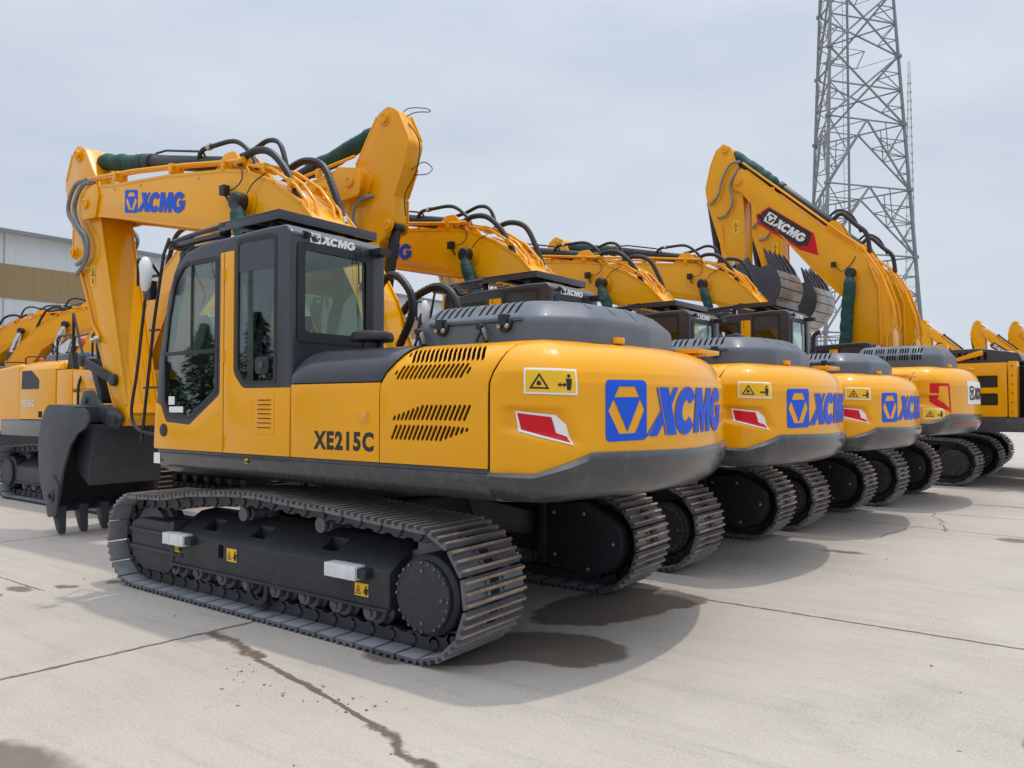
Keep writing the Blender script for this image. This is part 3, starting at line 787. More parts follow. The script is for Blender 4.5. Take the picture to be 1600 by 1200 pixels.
    # yellow door skin and lower quarter panel
    door = [(1.40, 1.226), (1.375, 1.62), (1.30, 1.60), (1.22, 1.455), (.86, 1.435), (.435, 1.68), (.435, 2.80), (.392, 2.80), (.392, 1.226)]
    q = MB(); q.prism(rnd(door, [.03, 0, .06, .06, .05, .06, 0, 0, 0], 4), 1.352, 1.366); d = q.build('door', 'yellow', sh, bevel=.003)
    q = MB(); q.cyl((1.24, 1.36, 1.385), (1.24, 1.374, 1.385), .055, 24); q.build('door_handle', 'black', sh, bevel=.004)
    quart = [(.380, 1.226), (.380, 2.80), (.262, 2.80), (.262, 1.84), (.14, 1.725), (-.43, 1.725), (-.43, 1.226)]
    q = MB(); q.prism(rnd(quart, [0, 0, .02, .12, .1, 0, 0], 5), 1.352, 1.366); qp = q.build('quarter_panel', 'yellow', sh, bevel=.003)
    q = MB(); q.prism(rnd([(-.03, 1.38), (-.255, 1.38), (-.255, 1.69), (-.03, 1.69)], .02, 3), 1.364, 1.370)
    for k in range(7): q.box(-.225, -.06, 1.369, 1.3735, 1.425 + k * .034, 1.436 + k * .034, 1)
    q.build('vent_grille', ['yellow', 'void'], sh, bevel=.002)
    for z in (1.32, 1.98, 2.62):
        q = MB(); q.cyl((.388, 1.37, z - .05), (.388, 1.37, z + .05), .011, 10); q.build('hinge', 'yellow', sh)
    # white papers in the door glass
    q = MB(); q.box(1.10, 1.19, 1.354, 1.356, 1.60, 1.67); q.box(.97, 1.18, 1.354, 1.356, 1.535, 1.585); q.build('paper_label', 'white', sh)
    if rest:
        # rear top lettering, lamps, wipers
        fn = lambda u, v, off: (-.432 - off - .02 * 0, 1.195 - u, 2.805 + v * .9)
        decal('brand_emblem', scaled(emblem_polys(), .44 / EMB_W, .085), fn, 'white', sh, .004)
        q = MB(); q.tube([(-.45, 1.24, 2.86), (-.47, 1.24, 2.86), (-.48, 1.29, 2.86)], .012, 8); q.box(-.47, -.43, 1.21, 1.25, 2.835, 2.865); q.cyl((-.43, 1.16, 2.835), (-.445, 1.16, 2.835), .022, 14)
        q.box(-.56, -.43, .48, .60, 2.80, 2.85); q.tube([(-.44, .70, 2.84), (-.46, .70, 2.8), (-.455, .68, 2.30)], .007, 6); q.tube([(-.44, .74, 2.84), (-.46, .74, 2.8), (-.455, .73, 2.55)], .006, 6)
        q.build('wiper', 'black', sh)
        # seat and interior
        q = MB(); q.box(.12, .60, .66, 1.12, 1.62, 1.74); q.prism(rnd([(.07, 1.7), (.19, 1.7), (.10, 2.18), (-.0, 2.18)], .04, 3), .70, 1.08); q.box(.02, .10, .80, .98, 2.19, 2.32); q.box(.0, .5, .55, .62, 1.7, 1.86); q.box(.0, .5, 1.08, 1.15, 1.7, 1.86)
        q.build('seat', 'seat', sh, bevel=.03, seg=3)
        q = MB(); q.tube([(.55, 1.12, 1.86), (.56, 1.12, 2.0), (.54, 1.12, 2.08)], .018, 8); q.tube([(.55, .58, 1.86), (.56, .58, 2.0), (.54, .58, 2.08)], .018, 8); q.box(.9, 1.25, .5, .72, 1.7, 2.0); q.build('control_lever', 'black', sh, bevel=.004)
        q = MB(); q.box(.55, .72, 1.05, 1.2, 1.52, 1.72); q.tube([(.6, 1.15, 1.72), (.7, 1.18, 1.82), (.78, 1.17, 1.70)], [.04, .05, .03], 8, smooth=3); q.build('plastic_wrap', 'wrap', sh, bevel=.02)
        q = MB(); q.box(-.34, -.2, .70, .95, 2.02, 2.12); q.build('carton', 'box_card', sh, bevel=.004)
    return sh
def roof_guard(root):
    q = MB()
    z = 3.03
    # rear plate: shallow tray with turned-down rim
    q.box(-.16, .62, .26, 1.27, z + .042, z + .052)
    for y in (.26, 1.262): q.box(-.16, .62, y - .004, y + .004, z - .02, z + .052)
    q.box(-.165, -.155, .26, 1.27, z - .02, z + .052)
    for x in (.0, .2, .4): q.box(x, x + .03, .28, 1.25, z - .0, z + .042)
    # front frame of bars
    for y in (.30, 1.25): q.tube([(.55, y, z + .03), (1.05, y, z + .01), (1.38, y, z - .02), (1.42, y - math.copysign(.02, y - .7), z - .02)], .022, 10, smooth=4)
    q.cyl((1.42, .30, z - .02), (1.42, 1.25, z - .02), .022, 10)
    q.box(1.30, 1.42, .28, 1.27, z - .06, z - .03)
    for k in range(7): q.cyl((.62, .38 + k * .13, z + .02), (1.40, .38 + k * .13, z - .02), .010, 8)
    q.box(.62, 1.38, 1.20, 1.26, z - .055, z - .02)
    for x, zz in ((.0, 2.92), (.62, 2.90), (1.15, 2.80)):
        for y in (.40, 1.18): q.box(x, x + .05, y - .025, y + .025, zz - .03, z + .02)
    g = q.build('roof_guard', 'cab_grey', root, bevel=.004)
    q = MB()
    for y in (1.02, .88): q.lathe([(.045, 0), (.055, .03), (.05, .06)], (.80, y, z - .045), (-1, 0, .2), 16)
    q.build('roof_lamp', 'white', g)
    for x, y in ((.52, 1.1), (-.05, .4)):
        q = MB(); q.tube([(x, y, z + .05), (x, y, z + .08), (x + .07, y, z + .08), (x + .07, y, z + .05)], .008, 8); q.build('grab_eye', 'black', g)
def handrail(root):
    q = MB(); q.tube([(1.36, 1.27, 3.05), (1.34, 1.33, 2.90), (1.47, 1.34, 2.30), (1.60, 1.34, 1.55), (1.65, 1.34, 1.27)], .014, 8)
    q.tube([(1.40, 1.33, 2.72), (1.52, 1.34, 2.72), (1.56, 1.36, 2.62), (1.70, 1.36, 1.9), (1.79, 1.36, 1.56), (1.74, 1.35, 1.41), (1.60, 1.34, 1.36), (1.42, 1.32, 1.34)], .014, 8, smooth=4)
    for z in (2.25, 1.75): q.cyl((1.40, 1.33, z), (1.62 - (z - 1.75) * .18, 1.34, z), .010, 8)
    h = q.build('handrail', 'black', root)
    q = MB(); q.tube([(1.40, 1.33, 2.72), (1.36, 1.42, 2.80), (1.33, 1.50, 2.82), (1.33, 1.50, 2.66)], .012, 8); q.box(1.46, 1.56, 1.32, 1.38, 2.52, 2.68)
    q.tube([(1.48, 1.48, 2.62), (1.48, 1.48, 2.80), (1.44, 1.5, 2.84), (1.34, 1.5, 2.83)], .012, 8, smooth=3)
    mr = q.build('mirror_arm', 'black', root, bevel=.003)
    q = MB(); q.tube([(1.33, 1.50, 2.56), (1.32, 1.50, 2.60), (1.31, 1.50, 2.68), (1.32, 1.50, 2.78), (1.34, 1.49, 2.84)], [.02, .042, .05, .055, .03], 10); q.build('mirror', 'wrap', mr)

# ------------------------------------------------------------------ booms
def place(o, pts): return o
def sect_boom(name, poly, hw, parent, mt='yellow', bev=.02, ribs=True):
    m = MB(); m.prism(poly, -hw, hw); o = m.build(name, mt, parent, bevel=bev, seg=2, ang=40)
    if ribs:   # edge flanges standing proud of the side plates
        q = MB(); q.bm.from_mesh(o.data); nm0 = o.data; n = len(poly)
        for s in (1, -1):
            for i in range(n):
                a, b = poly[i], poly[(i + 1) % n]
                if math.hypot(a[0] - b[0], a[1] - b[1]) > .25:
                    q.obox((a[0], s * (hw - .006), a[1]), (b[0], s * (hw - .006), b[1]), (.010, .016))
        q.bm.to_mesh(nm0); q.bm.free(); nm0.shade_smooth(); nm0.set_sharp_from_angle(angle=R(38))
    return o
def boss(parent, pts, hw, r=.09, mt='yellow', name='pin_boss'):
    for (x, z, rr) in pts:
        q = MB(); 
        for s in (1, -1): q.lathe([(rr * 1.5, 0), (rr * 1.5, .012), (rr, .016), (rr, .05), (rr * .6, .055), (rr * .55, .045), (.005, .045)], (x, s * hw, z), (0, s, 0), 24)
        q.build(name, mt, parent)
def hose(parent, pts, r, name='hose', mt='rubber', ridge=None, sm=8, seg=8):
    q = MB(); P = catmull([Vector(p) for p in pts], sm)
    if ridge:
        P2 = []
        L = 0
        n = max(4, int(sum((b - a).length for a, b in zip(P, P[1:])) / .022))
        # resample evenly
        cum = [0]
        for a, b in zip(P, P[1:]): cum.append(cum[-1] + (b - a).length)
        j = 0
        for k in range(n + 1):
            s_ = cum[-1] * k / n
            while j < len(P) - 2 and cum[j + 1] < s_: j += 1
            t = (s_ - cum[j]) / max(1e-9, cum[j + 1] - cum[j]); P2.append(P[j].lerp(P[j + 1], min(1, t)))
        q.tube(P2, r, seg, ridge=ridge)
    else: q.tube(P, r, seg)
    return q.build(name, mt, parent)
def cloth_sleeve(parent, a, b, r, name='cloth_sleeve'):
    a, b = Vector(a), Vector(b); n = 13; rs = []; pts = []
    rr = random.Random(int(r * 1000) + int(a.x * 10))
    for k in range(n):
        t = k / (n - 1); sag = -.10 * r * math.sin(t * math.pi)
        pts.append(a.lerp(b, t) + Vector((rr.uniform(-.01, .01), rr.uniform(-.01, .01), sag + rr.uniform(-.012, .008))))
        rs.append(r * min(1, 5 * min(t, 1 - t) + .55) * rr.uniform(.92, 1.07))
    q = MB(); P = catmull(pts, 4); RR = []
    for i in range(len(P)):
        u = i / (len(P) - 1) * (n - 1); j = min(n - 2, int(u)); f = u - j; f = f * f * (3 - 2 * f); RR.append((rs[j] * (1 - f) + rs[j + 1] * f) * rr.uniform(.975, 1.02))
    q.tube(P, RR, 16)
    for v in q.bm.verts: v.co += Vector((rr.uniform(-1, 1), rr.uniform(-1, 1), rr.uniform(-1, 1))) * r * .035
    return q.build(name, 'green_cloth', parent)
def boom_low(root, lod=0, emblem='blue', yell='yellow'):
    poly = [(-.14, 1.66), (.10, 1.56), (.30, 1.68), (.62, 2.35), (1.0, 2.92), (1.45, 3.27), (2.1, 3.42), (2.65, 3.52), (4.31, 3.87), (4.80, 3.96), (4.98, 3.97), (5.12, 4.06), (5.12, 4.20), (5.00, 4.31), (4.80, 4.33), (4.4, 4.27), (3.2, 4.17), (2.07, 4.03), (1.68, 3.95), (1.25, 3.76), (.85, 3.50), (.42, 3.06), (.10, 2.56), (-.16, 1.95)]
    b = sect_boom('boom', rnd(poly, .07, 3), .27, root, yell)
    boss(b, [(5.02, 4.14, .07), (1.68, 3.62, .11), (.05, 1.76, .1)], .27, mt=yell)
    q = MB()
    for s in (1, -1):   # arm cylinder lug
        q.prism(rnd([(1.75, 3.93), (2.55, 4.05), (2.42, 4.12), (2.25, 4.27), (2.08, 4.27)], [.0, .0, .05, .08, .08], 4), s * .12, s * .16)
        q.prism(rnd([(4.78, 3.93), (5.16, 3.95), (5.2, 4.1), (5.16, 4.28), (4.78, 4.36), (4.7, 4.2)], .05, 3), s * .27, s * .295)
    q.box(3.30, 3.312, -.272, .272, 3.66, 4.18)
    lg = q.build('lug', yell, b, bevel=.006)
    # weld seam plates
    if emblem:
        for s in (1, -1):
            z0 = 3.93; L = 1.30
            if s > 0: fn = lambda u, v, off: (4.10 - u, .271 + off, 3.87 + .16 * 0 + v - .160 * u + .02)
            else: fn = lambda u, v, off: (2.78 + u, -.271 - off, 3.69 + v + .160 * u)
            if emblem == 'blue': decal('brand_emblem', scaled(emblem_polys(), L / EMB_W, .275), fn, 'blue', b, .002)
    # steel pipes along the top
    for s, y in ((1, .245), (1, .17), (-1, -.20)):
        q = MB(); q.tube([(5.02, y * 1.1, 4.46), (4.0, y, 4.385), (2.9, y, 4.25), (1.88, y, 4.10)], .020, 8)
        for x, z in ((4.35, 4.41), (3.1, 4.275), (2.1, 4.13)): q.box(x - .03, x + .03, y - .04, y + .04, z - .09, z + .02)
        q.cyl((1.90, y, 4.10), (1.78, y, 4.095), .032, 10); q.build('pipe', yell, b, bevel=.003)
    for y, dz in ((.22, 0), (.13, .03), (-.08, .03), (-.17, 0)):
        q = MB(); q.tube([(1.74, y, 4.04 + dz), (1.35, y, 3.93 + dz), (.98, y, 3.70 + dz), (.80, y, 3.50 + dz), (.72, y + .03, 3.30), (.55, y + .05, 2.95)], .018, 8)
        for x, z in ((1.45, 3.97), (1.05, 3.75)): q.box(x - .02, x + .02, y - .035, y + .035, z - .06, z + .03)
        q.build('pipe', yell, b, bevel=.003)
    if lod < 2:
        rd = .045 if lod == 0 else None; k = .17 if lod == 0 else None
        hose(b, [(1.92, .20, 4.10), (1.70, .20, 4.17), (1.45, .19, 4.13), (1.24, .17, 3.95), (1.08, .15, 3.70), (.96, .15, 3.45)], .034, ridge=k)
        hose(b, [(1.62, -.16, 4.05), (1.36, -.18, 4.11), (1.10, -.20, 4.02), (.93, -.20, 3.75), (.83, -.2, 3.52), (.76, -.2, 3.36)], .034, ridge=k)
        hose(b, [(2.92, .06, 4.31), (2.80, .08, 4.43), (2.55, .08, 4.44), (2.20, .06, 4.42), (1.95, .05, 4.25), (1.83, .05, 4.06)], .026)
        hose(b, [(2.30, -.05, 4.30), (2.05, -.06, 4.33), (1.80, -.06, 4.38), (1.60, -.06, 4.30), (1.48, -.06, 4.02)], .026)
        q = MB()
        for p, d in (((1.92, .20, 4.10), (.06, 0, 0)), ((.96, .15, 3.47), (.03, 0, .06)), ((.76, -.2, 3.38), (.02, 0, .06)), ((2.62, .08, 4.445), (.06, 0, 0))):
            q.cyl(p, Vector(p) + Vector(d), .038, 8)
        q.build('hose_fitting', 'zinc', b)
        # work light with its wire
        q = MB(); q.box(1.93, 2.02, .30, .37, 3.74, 3.84); q.cyl((1.965, .33, 3.74), (1.93, .30, 3.66), .012, 8); q.tube([(1.93, .33, 3.79), (1.80, .34, 3.78), (1.72, .31, 3.86), (1.74, .30, 3.98), (1.84, .28, 4.02)], .007, 6, smooth=5)
        q.tube([(1.60, .33, 3.70), (1.52, .31, 3.80), (1.35, .29, 3.87)], .007, 6, smooth=4)
        q.build('work_light', 'black', b, bevel=.006)
    for x, z in ((4.35, 4.275), (3.75, 4.225), (2.55, 4.095)):
        q = MB(); q.cyl((x, .271, z - .06), (x, .283, z - .06), .012, 8); q.build('bolt', 'zinc', b)
    # boom cylinders
    for s in (1, -1):
        q = MB(); q.lathe([(.085, 0), (.095, .02), (.095, .12), (.075, .14), (.04, .145)], (1.68, s * .30, 3.62), (0, s, 0), 24)
        q.cyl((1.66, s * .40, 3.58), (1.42, s * .40, 2.9), .055, 14); q.cyl((1.42, s * .40, 2.9), (1.0, s * .40, 1.45), .085, 18); q.build('boom_cylinder', 'black', root, bevel=.003)
        bc = bpy.data.objects[-1] if False else None
        if lod < 2: cloth_sleeve(root, (1.665, s * .40, 3.56), (1.30, s * .40, 2.55), .085)
    # arm cylinder
    q = MB(); q.cyl((2.30, 0, 4.20), (3.98, 0, 4.545), .088, 22); q.lathe([(.088, 0), (.105, .01), (.105, .14), (.07, .16)], (3.94, 0, 4.535), Vector((1.68, 0, .345)), 22)
    q.lathe([(.09, -.08), (.09, .08)], (2.24, 0, 4.19), (0, 1, 0), 20); q.cyl((4.0, 0, 4.55), (5.30, 0, 4.80), .045, 14); q.lathe([(.08, -.09), (.08, .09)], (5.33, 0, 4.81), (0, 1, 0), 18)
    q.tube([(2.75, .05, 4.32), (2.78, .07, 4.40), (2.9, .06, 4.45), (3.6, .05, 4.60), (3.85, .03, 4.62)], .014, 8)
    ac = q.build('arm_cylinder', 'black', root, bevel=.004)
    if lod < 2: cloth_sleeve(ac, (4.08, 0, 4.56), (5.24, 0, 4.79), .105)
    # arm (stick)
    ap = [(5.36, 4.93), (5.52, 5.0), (5.66, 4.93), (5.87, 4.52), (5.78, 4.26), (5.62, 3.92), (5.62, 3.62), (5.50, 3.46), (5.40, 3.40), (5.20, 3.0), (4.90, 2.37), (4.58, 1.75), (4.40, 1.42), (4.26, 1.33), (4.14, 1.42), (4.20, 1.60), (4.57, 2.84), (4.84, 3.75), (4.92, 4.05), (4.98, 4.38)]
    ap = [(x - .05, z) for x, z in ap]
    a = sect_boom('arm', rnd(ap, [.10, .12, .10, .14, .12] + [.06] * 20, 4), .20, root, yell)
    boss(a, [(5.43, 4.86, .06), (5.50, 3.58, .055), (4.40, 1.90, .04)], .20, mt=yell)
    q = MB()
    for s in (1, -1): q.prism(rnd([(4.86, 4.02), (5.15, 3.95), (5.25, 4.15), (5.10, 4.34), (4.86, 4.30)], .06, 4), s * .20, s * .26)
    for y in (-.10, 0, .10): q.obox((4.42, y, 2.5), (4.16, y, 1.62), (.010, .010), up=(0, 1, 0))
    q.obox((4.10, -.17, 1.50), (4.10, .17, 1.50), (.012, .012)); q.build('reinforcement', yell, a, bevel=.004)
    if emblem is None and lod == 1:
        hose(a, [(5.55, .02, 4.92), (5.86, .0, 4.55), (5.80, .03, 4.2), (5.66, -.02, 3.95), (5.64, .02, 3.7)], .008, name='cable')
        hose(a, [(5.53, .02, 4.88), (5.62, .10, 4.99), (5.78, .32, 5.0), (5.84, .34, 4.95), (5.72, .14, 4.93), (5.58, .02, 4.86)], .006, name='cable'); hose(a, [(5.74, .0, 4.22), (5.84, .16, 4.32), (5.90, .30, 4.26), (5.88, .2, 4.18), (5.76, .02, 4.16)], .006, name='cable')
    if lod < 2:
        hose(a, [(5.10, .26, 4.46), (5.32, .28, 4.44), (5.50, .28, 4.28), (5.52, .28, 4.08), (5.30, .28, 3.88), (5.10, .27, 3.68), (5.10, .26, 3.48), (5.32, .26, 3.40)], .026, mt='hose_grey')
        hose(a, [(4.98, .22, 4.42), (5.12, .30, 4.38), (5.30, .31, 4.15), (5.20, .31, 3.9), (4.98, .30, 3.70), (5.02, .28, 3.45), (5.36, .24, 3.28)], .026, mt='hose_grey')
        hose(a, [(5.25, -.2, 3.97), (5.12, -.34, 3.93), (5.00, -.36, 3.78), (5.02, -.30, 3.60), (5.14, -.22, 3.48)], .026, mt='hose_grey')
        q = MB(); q.tube([(5.30, .23, 3.35), (5.20, .23, 3.15), (4.98, .23, 2.70), (4.95, .22, 2.6), (4.80, .22, 2.45)], .018, 8); q.lathe([(.045, 0), (.045, .05), (.03, .06), (.03, .1)], (4.80, .22, 2.42), (.2, .8, -.3), 12, mi=1); q.build('pipe', [yell, 'zinc'], a)
        warn_label(a, side_fn(5.06, 3.10, .20, 1, -.0), .12, .27, tall=True, border=False)
    # bucket cylinder and linkage
    q = MB(); q.cyl((5.50, 0, 3.58), (5.34, 0, 2.75), .062, 16); q.cyl((5.34, 0, 2.75), (5.22, 0, 2.16), .035, 12); q.lathe([(.07, -.08), (.07, .08)], (5.50, 0, 3.58), (0, 1, 0), 16); q.build('bucket_cylinder', 'black', root, bevel=.003)
    q = MB()
    for s in (1, -1):
        q.obox((4.40, s * .225, 1.90), (5.20, s * .225, 2.16), (.02, .055)); q.lathe([(.075, 0), (.075, .05)], (4.40, s * .205, 1.90), (0, s, 0), 16); q.lathe([(.075, 0), (.075, .05)], (5.20, s * .205, 2.16), (0, s, 0), 16)
    q.obox((5.20, 0, 2.16), (4.93, 0, 1.64), (.12, .055)); q.cyl((5.2, -.26, 2.16), (5.2, .26, 2.16), .04, 12)
    q.build('linkage', 'chassis', root, bevel=.008)
    if lod < 2: bucket_down(root)
BP = [(5.02, 1.58), (5.22, 1.60), (5.36, 1.50), (5.48, 1.25), (5.50, .98), (5.45, .70), (5.32, .42), (5.16, .27)]
def bucket_down(root):
    m = MB(); hw = .58
    outer = catmull([Vector((a, 0, b)) for a, b in BP], 3); o = [(p.x, p.z) for p in outer]
    cen = (4.9, .95)
    inn = []
    for i, p in enumerate(o):
        a = Vector(o[max(i - 1, 0)]); b = Vector(o[min(i + 1, len(o) - 1)]); t = (b - a).normalized(); inn.append((p[0] + t.y * .03 * 1, p[1] - t.x * .03 * 1))
    # choose inward side
    if (Vector(inn[5]) - Vector(cen)).length > (Vector(o[5]) - Vector(cen)).length:
        inn = [(2 * p[0] - q[0], 2 * p[1] - q[1]) for p, q in zip(o, inn)]
    m.prism(o + list(reversed(inn)), -hw, hw)
    edge = [(5.16, .25), (5.02, .22), (4.93, .45), (4.84, .78), (4.66, 1.10), (4.48, 1.26), (4.30, 1.32), (4.20, 1.42), (4.24, 1.52), (4.36, 1.56), (4.62, 1.56)]
    side = o + edge
    for s in (1, -1): m.prism(side, s * hw, s * (hw + .028))
    # upper box section carrying the ears
    m.prism(rnd([(4.62, 1.38), (5.2, 1.38), (5.2, 1.60), (4.62, 1.58)], .02, 2), -hw, hw)
    bk = m.build('bucket', 'bucket_grey', root, bevel=.006)
    q = MB()
    for s in (1, -1):
        q.prism(rnd([(4.10, 1.42), (4.25, 1.30), (4.6, 1.42), (5.1, 1.55), (5.02, 1.76), (4.85, 1.78), (4.6, 1.60), (4.25, 1.56)], [.06, .06, .02, .02, .06, .06, .1, .06], 4), s * .24, s * .30)
        q.lathe([(.10, 0), (.10, .05), (.06, .06)], (4.24, s * .30, 1.43), (0, s, 0), 20)
    q.cyl((4.24, -.34, 1.43), (4.24, .34, 1.43), .05, 14); q.cyl((4.93, -.32, 1.66), (4.93, .32, 1.66), .045, 12)
    q.build('ear', 'bucket_grey', bk, bevel=.005)
    # deflector plate seen inside the mouth
    q = MB(); q.rings([[(4.50, y, 1.36), (5.1, y, 1.36), (4.98, y, .82), (4.62, y, .62)] for y in (-.50, .40)]); wb = q.build('inner_wall', 'bucket_grey', bk, bevel=.01)
    decal('paper_label', [[(0, 0), (.10, 0), (.10, .06), (0, .06)]], lambda u, v, off: (4.60 - .012 * 0 - off + .02, .02 - u, .70 + v), 'white', wb, .012)
    for k in range(5):
        y = -.52 + k * .26
        q = MB(); q.rings([[(5.20, y - .055, .40), (5.20, y + .055, .40), (5.02, y + .055, .36), (5.02, y - .055, .36)], [(5.17, y - .05, .24), (5.17, y + .05, .24), (5.02, y + .05, .22), (5.02, y - .05, .22)], [(5.09, y - .042, .08), (5.09, y + .042, .08), (5.0, y + .042, .07), (5.0, y - .042, .07)], [(5.05, y - .032, .022), (5.05, y + .032, .022), (5.0, y + .032, .018), (5.0, y - .032, .018)]])
        q.build('tooth', 'bucket_grey', bk, bevel=.008)
    q = MB()
    for s in (1, -1): q.prism(rnd([(5.30, .62), (5.05, .75), (4.88, .62), (4.93, .25), (5.16, .22)], .05, 4), s * (hw + .027), s * (hw + .05)); q.lathe([(.07, 0), (.07, .02), (.045, .02), (.04, .0)], (5.06, s * (hw + .05), .48), (0, s, 0), 18)
    q.build('side_cutter', 'bucket_grey', bk, bevel=.005)
    return bk
def boom_high(root, lod=0, bucket=True):
    poly = [(-.55, 1.7), (-.2, 1.6), (.25, 2.0), (.32, 3.18), (.49, 4.08), (1.14, 4.77), (1.92, 5.71), (2.54, 6.47), (2.90, 6.92), (3.12, 7.05), (3.25, 7.22), (3.16, 7.45), (2.99, 7.56), (2.80, 7.50), (.62, 5.47), (.02, 5.00), (-.31, 4.43), (-.50, 3.9), (-.56, 3.05)]
    b = sect_boom('boom', rnd(poly, .08, 3), .30, root)
    boss(b, [(3.02, 7.24, .08), (.28, 4.60, .12), (-.2, 1.9, .1)], .30)
    d = Vector((1.30 - 2.51, 5.63 - 6.54)).normalized(); n = Vector((-d.y, d.x)); 
    # decal panel, following the boom
    def fn(u, v, off): p = Vector((2.56, 6.46)) + d * u - n * v; return (p.x, .301 + off, p.y)
    def fn2(u, v, off): p = Vector((2.56, 6.46)) + d * (1.6 - u) - n * v; return (p.x, -.301 - off, p.y)
    fn = (lambda d=d, n=n: (lambda u, v, off: (2.62 + d.x * u + (-n.x if n.y > 0 else n.x) * -v, .301 + off, 6.24 + d.y * u + (abs(n.y)) * v)))()
    decal('red_panel', [[(0, .10), (.18, .42), (1.55, .42), (1.95, .05), (1.5, -.06), (.2, -.06)]], fn, 'red', b, .001)
    decal('black_panel', [[(.05, .10), (.22, .40), (1.50, .40), (1.60, .12), (1.42, .0), (.25, .0)]], fn, 'ink', b, .003)
    decal('brand_emblem', scaled(emblem_polys(), 1.18 / EMB_W, .25, .26, .08), fn, 'white', b, .005)
    for y in (.25, .14, -.2):
        q = MB(); q.tube([(2.92, y, 7.72), (.55, y, 5.58), (.06, y, 5.16), (-.30, y, 4.55), (-.52, y, 3.9), (-.60, y, 3.4), (-.46, y + .10, 3.1), (-.46, y + .10, 2.3)], .024, 8)
        q.build('pipe', 'yellow', b)
    for y in (.34, .31):
        q = MB(); q.tube([(-.10, y, 4.75), (-.30, y, 4.2), (-.36 + (y - .3), y, 3.2), (-.36 + (y - .3), y, 2.2)], .022, 8); q.build('pipe', 'yellow', b)
    if lod == 0:
        q = MB()
        for s in (1, -1): q.prism(rnd([(.25, 5.15), (.95, 5.75), (.78, 5.92), (.62, 5.88)], [.0, .0, .08, .08], 4), s * .13, s * .17)
        q.build('lug', 'yellow', b, bevel=.006)
        hose(b, [(.75, .1, 5.95), (.55, .1, 6.05), (.25, .1, 5.75), (.02, .1, 5.5), (-.05, .1, 5.05)], .05, ridge=.08)
        hose(b, [(.95, -.1, 6.05), (.70, -.1, 6.2), (.40, -.1, 6.02), (.2, -.1, 5.6)], .03)
        q = MB(); q.box(.62, .72, .33, .40, 4.78, 4.90); q.tube([(.62, .36, 4.82), (.50, .36, 4.66), (.30, .33, 4.80), (.2, .31, 4.98)], .010, 6, smooth=4); q.build('work_light', 'black', b, bevel=.006)
    for s in (1, -1):
        q = MB(); q.lathe([(.10, 0), (.115, .02), (.115, .13), (.06, .145)], (.28, s * .33, 4.60), (0, s, 0), 24); q.cyl((.28, s * .45, 4.6), (.50, s * .45, 1.7), .07, 16); q.build('boom_cylinder', 'black', root, bevel=.003)
        if lod == 0: cloth_sleeve(root, (.28, s * .45, 4.48), (.42, s * .45, 2.85), .13)
    q = MB(); q.cyl((.74, 0, 5.80), (2.05, 0, 6.98), .115, 20); q.lathe([(.115, 0), (.135, .01), (.135, .16), (.09, .17)], (1.98, 0, 6.92), Vector((1.31, 0, 1.18)), 20)
    q.cyl((2.0, 0, 6.93), (3.38, 0, 8.15), .055, 12, mi=1); q.lathe([(.1, -.1), (.1, .1)], (3.36, 0, 8.14), (0, 1, 0), 16)
    ac = q.build('arm_cylinder', ['black', 'chrome'], root, bevel=.003)
    if lod == 0: cloth_sleeve(ac, (2.12, 0, 7.06), (3.32, 0, 8.10), .15)
    ap = [(3.28, 8.22), (3.46, 8.33), (3.62, 8.22), (3.80, 7.85), (3.95, 7.22), (3.88, 6.81), (3.55, 5.76), (3.38, 4.75), (3.22, 4.48), (2.98, 4.48), (2.90, 4.72), (2.92, 6.60), (2.95, 7.0), (3.05, 7.6)]
    a = sect_boom('arm', rnd(ap, .06, 3), .23, root)
    boss(a, [(3.40, 8.14, .07), (3.78, 6.92, .06), (3.16, 4.66, .07)], .23)
    if lod == 0:
        hose(a, [(2.95, .30, 7.74), (3.22, .32, 7.72), (3.45, .32, 7.35), (3.55, .32, 7.0), (3.80, .30, 6.78)], .032, mt='hose_grey')
        hose(a, [(3.0, .28, 7.6), (3.22, .34, 7.2), (3.15, .34, 6.75), (3.35, .30, 6.45), (3.6, .26, 6.42)], .032, mt='hose_grey')
        q = MB(); q.tube([(3.50, .25, 6.2), (3.46, .25, 5.7), (3.28, .25, 5.4), (3.15, .25, 5.2)], .022, 8); q.lathe([(.06, 0), (.06, .1)], (3.15, .24, 5.18), (0, 1, 0), 12, mi=1); q.build('pipe', ['yellow', 'zinc'], a)
        warn_label(a, side_fn(3.20, 5.95, .23, 1), .16, .34, tall=True, border=False)
    q = MB(); q.cyl((3.92, 0, 6.88), (3.70, 0, 5.45), .10, 16); q.cyl((3.70, 0, 5.45), (3.50, 0, 4.55), .05, 12); q.lathe([(.09, -.1), (.09, .1)], (3.90, 0, 6.88), (0, 1, 0), 16)
    bc = q.build('bucket_cylinder', 'black', root, bevel=.003)
    if lod == 0: cloth_sleeve(bc, (3.69, 0, 5.38), (3.52, 0, 4.6), .09)
    q = MB()
    for s in (1, -1): q.obox((3.10, s * .25, 5.1), (3.50, s * .25, 4.6), (.03, .08)); q.obox((3.5, s * .2, 4.58), (3.25, s * .2, 4.2), (.03, .07))
    q.build('linkage', 'chassis', root, bevel=.01)
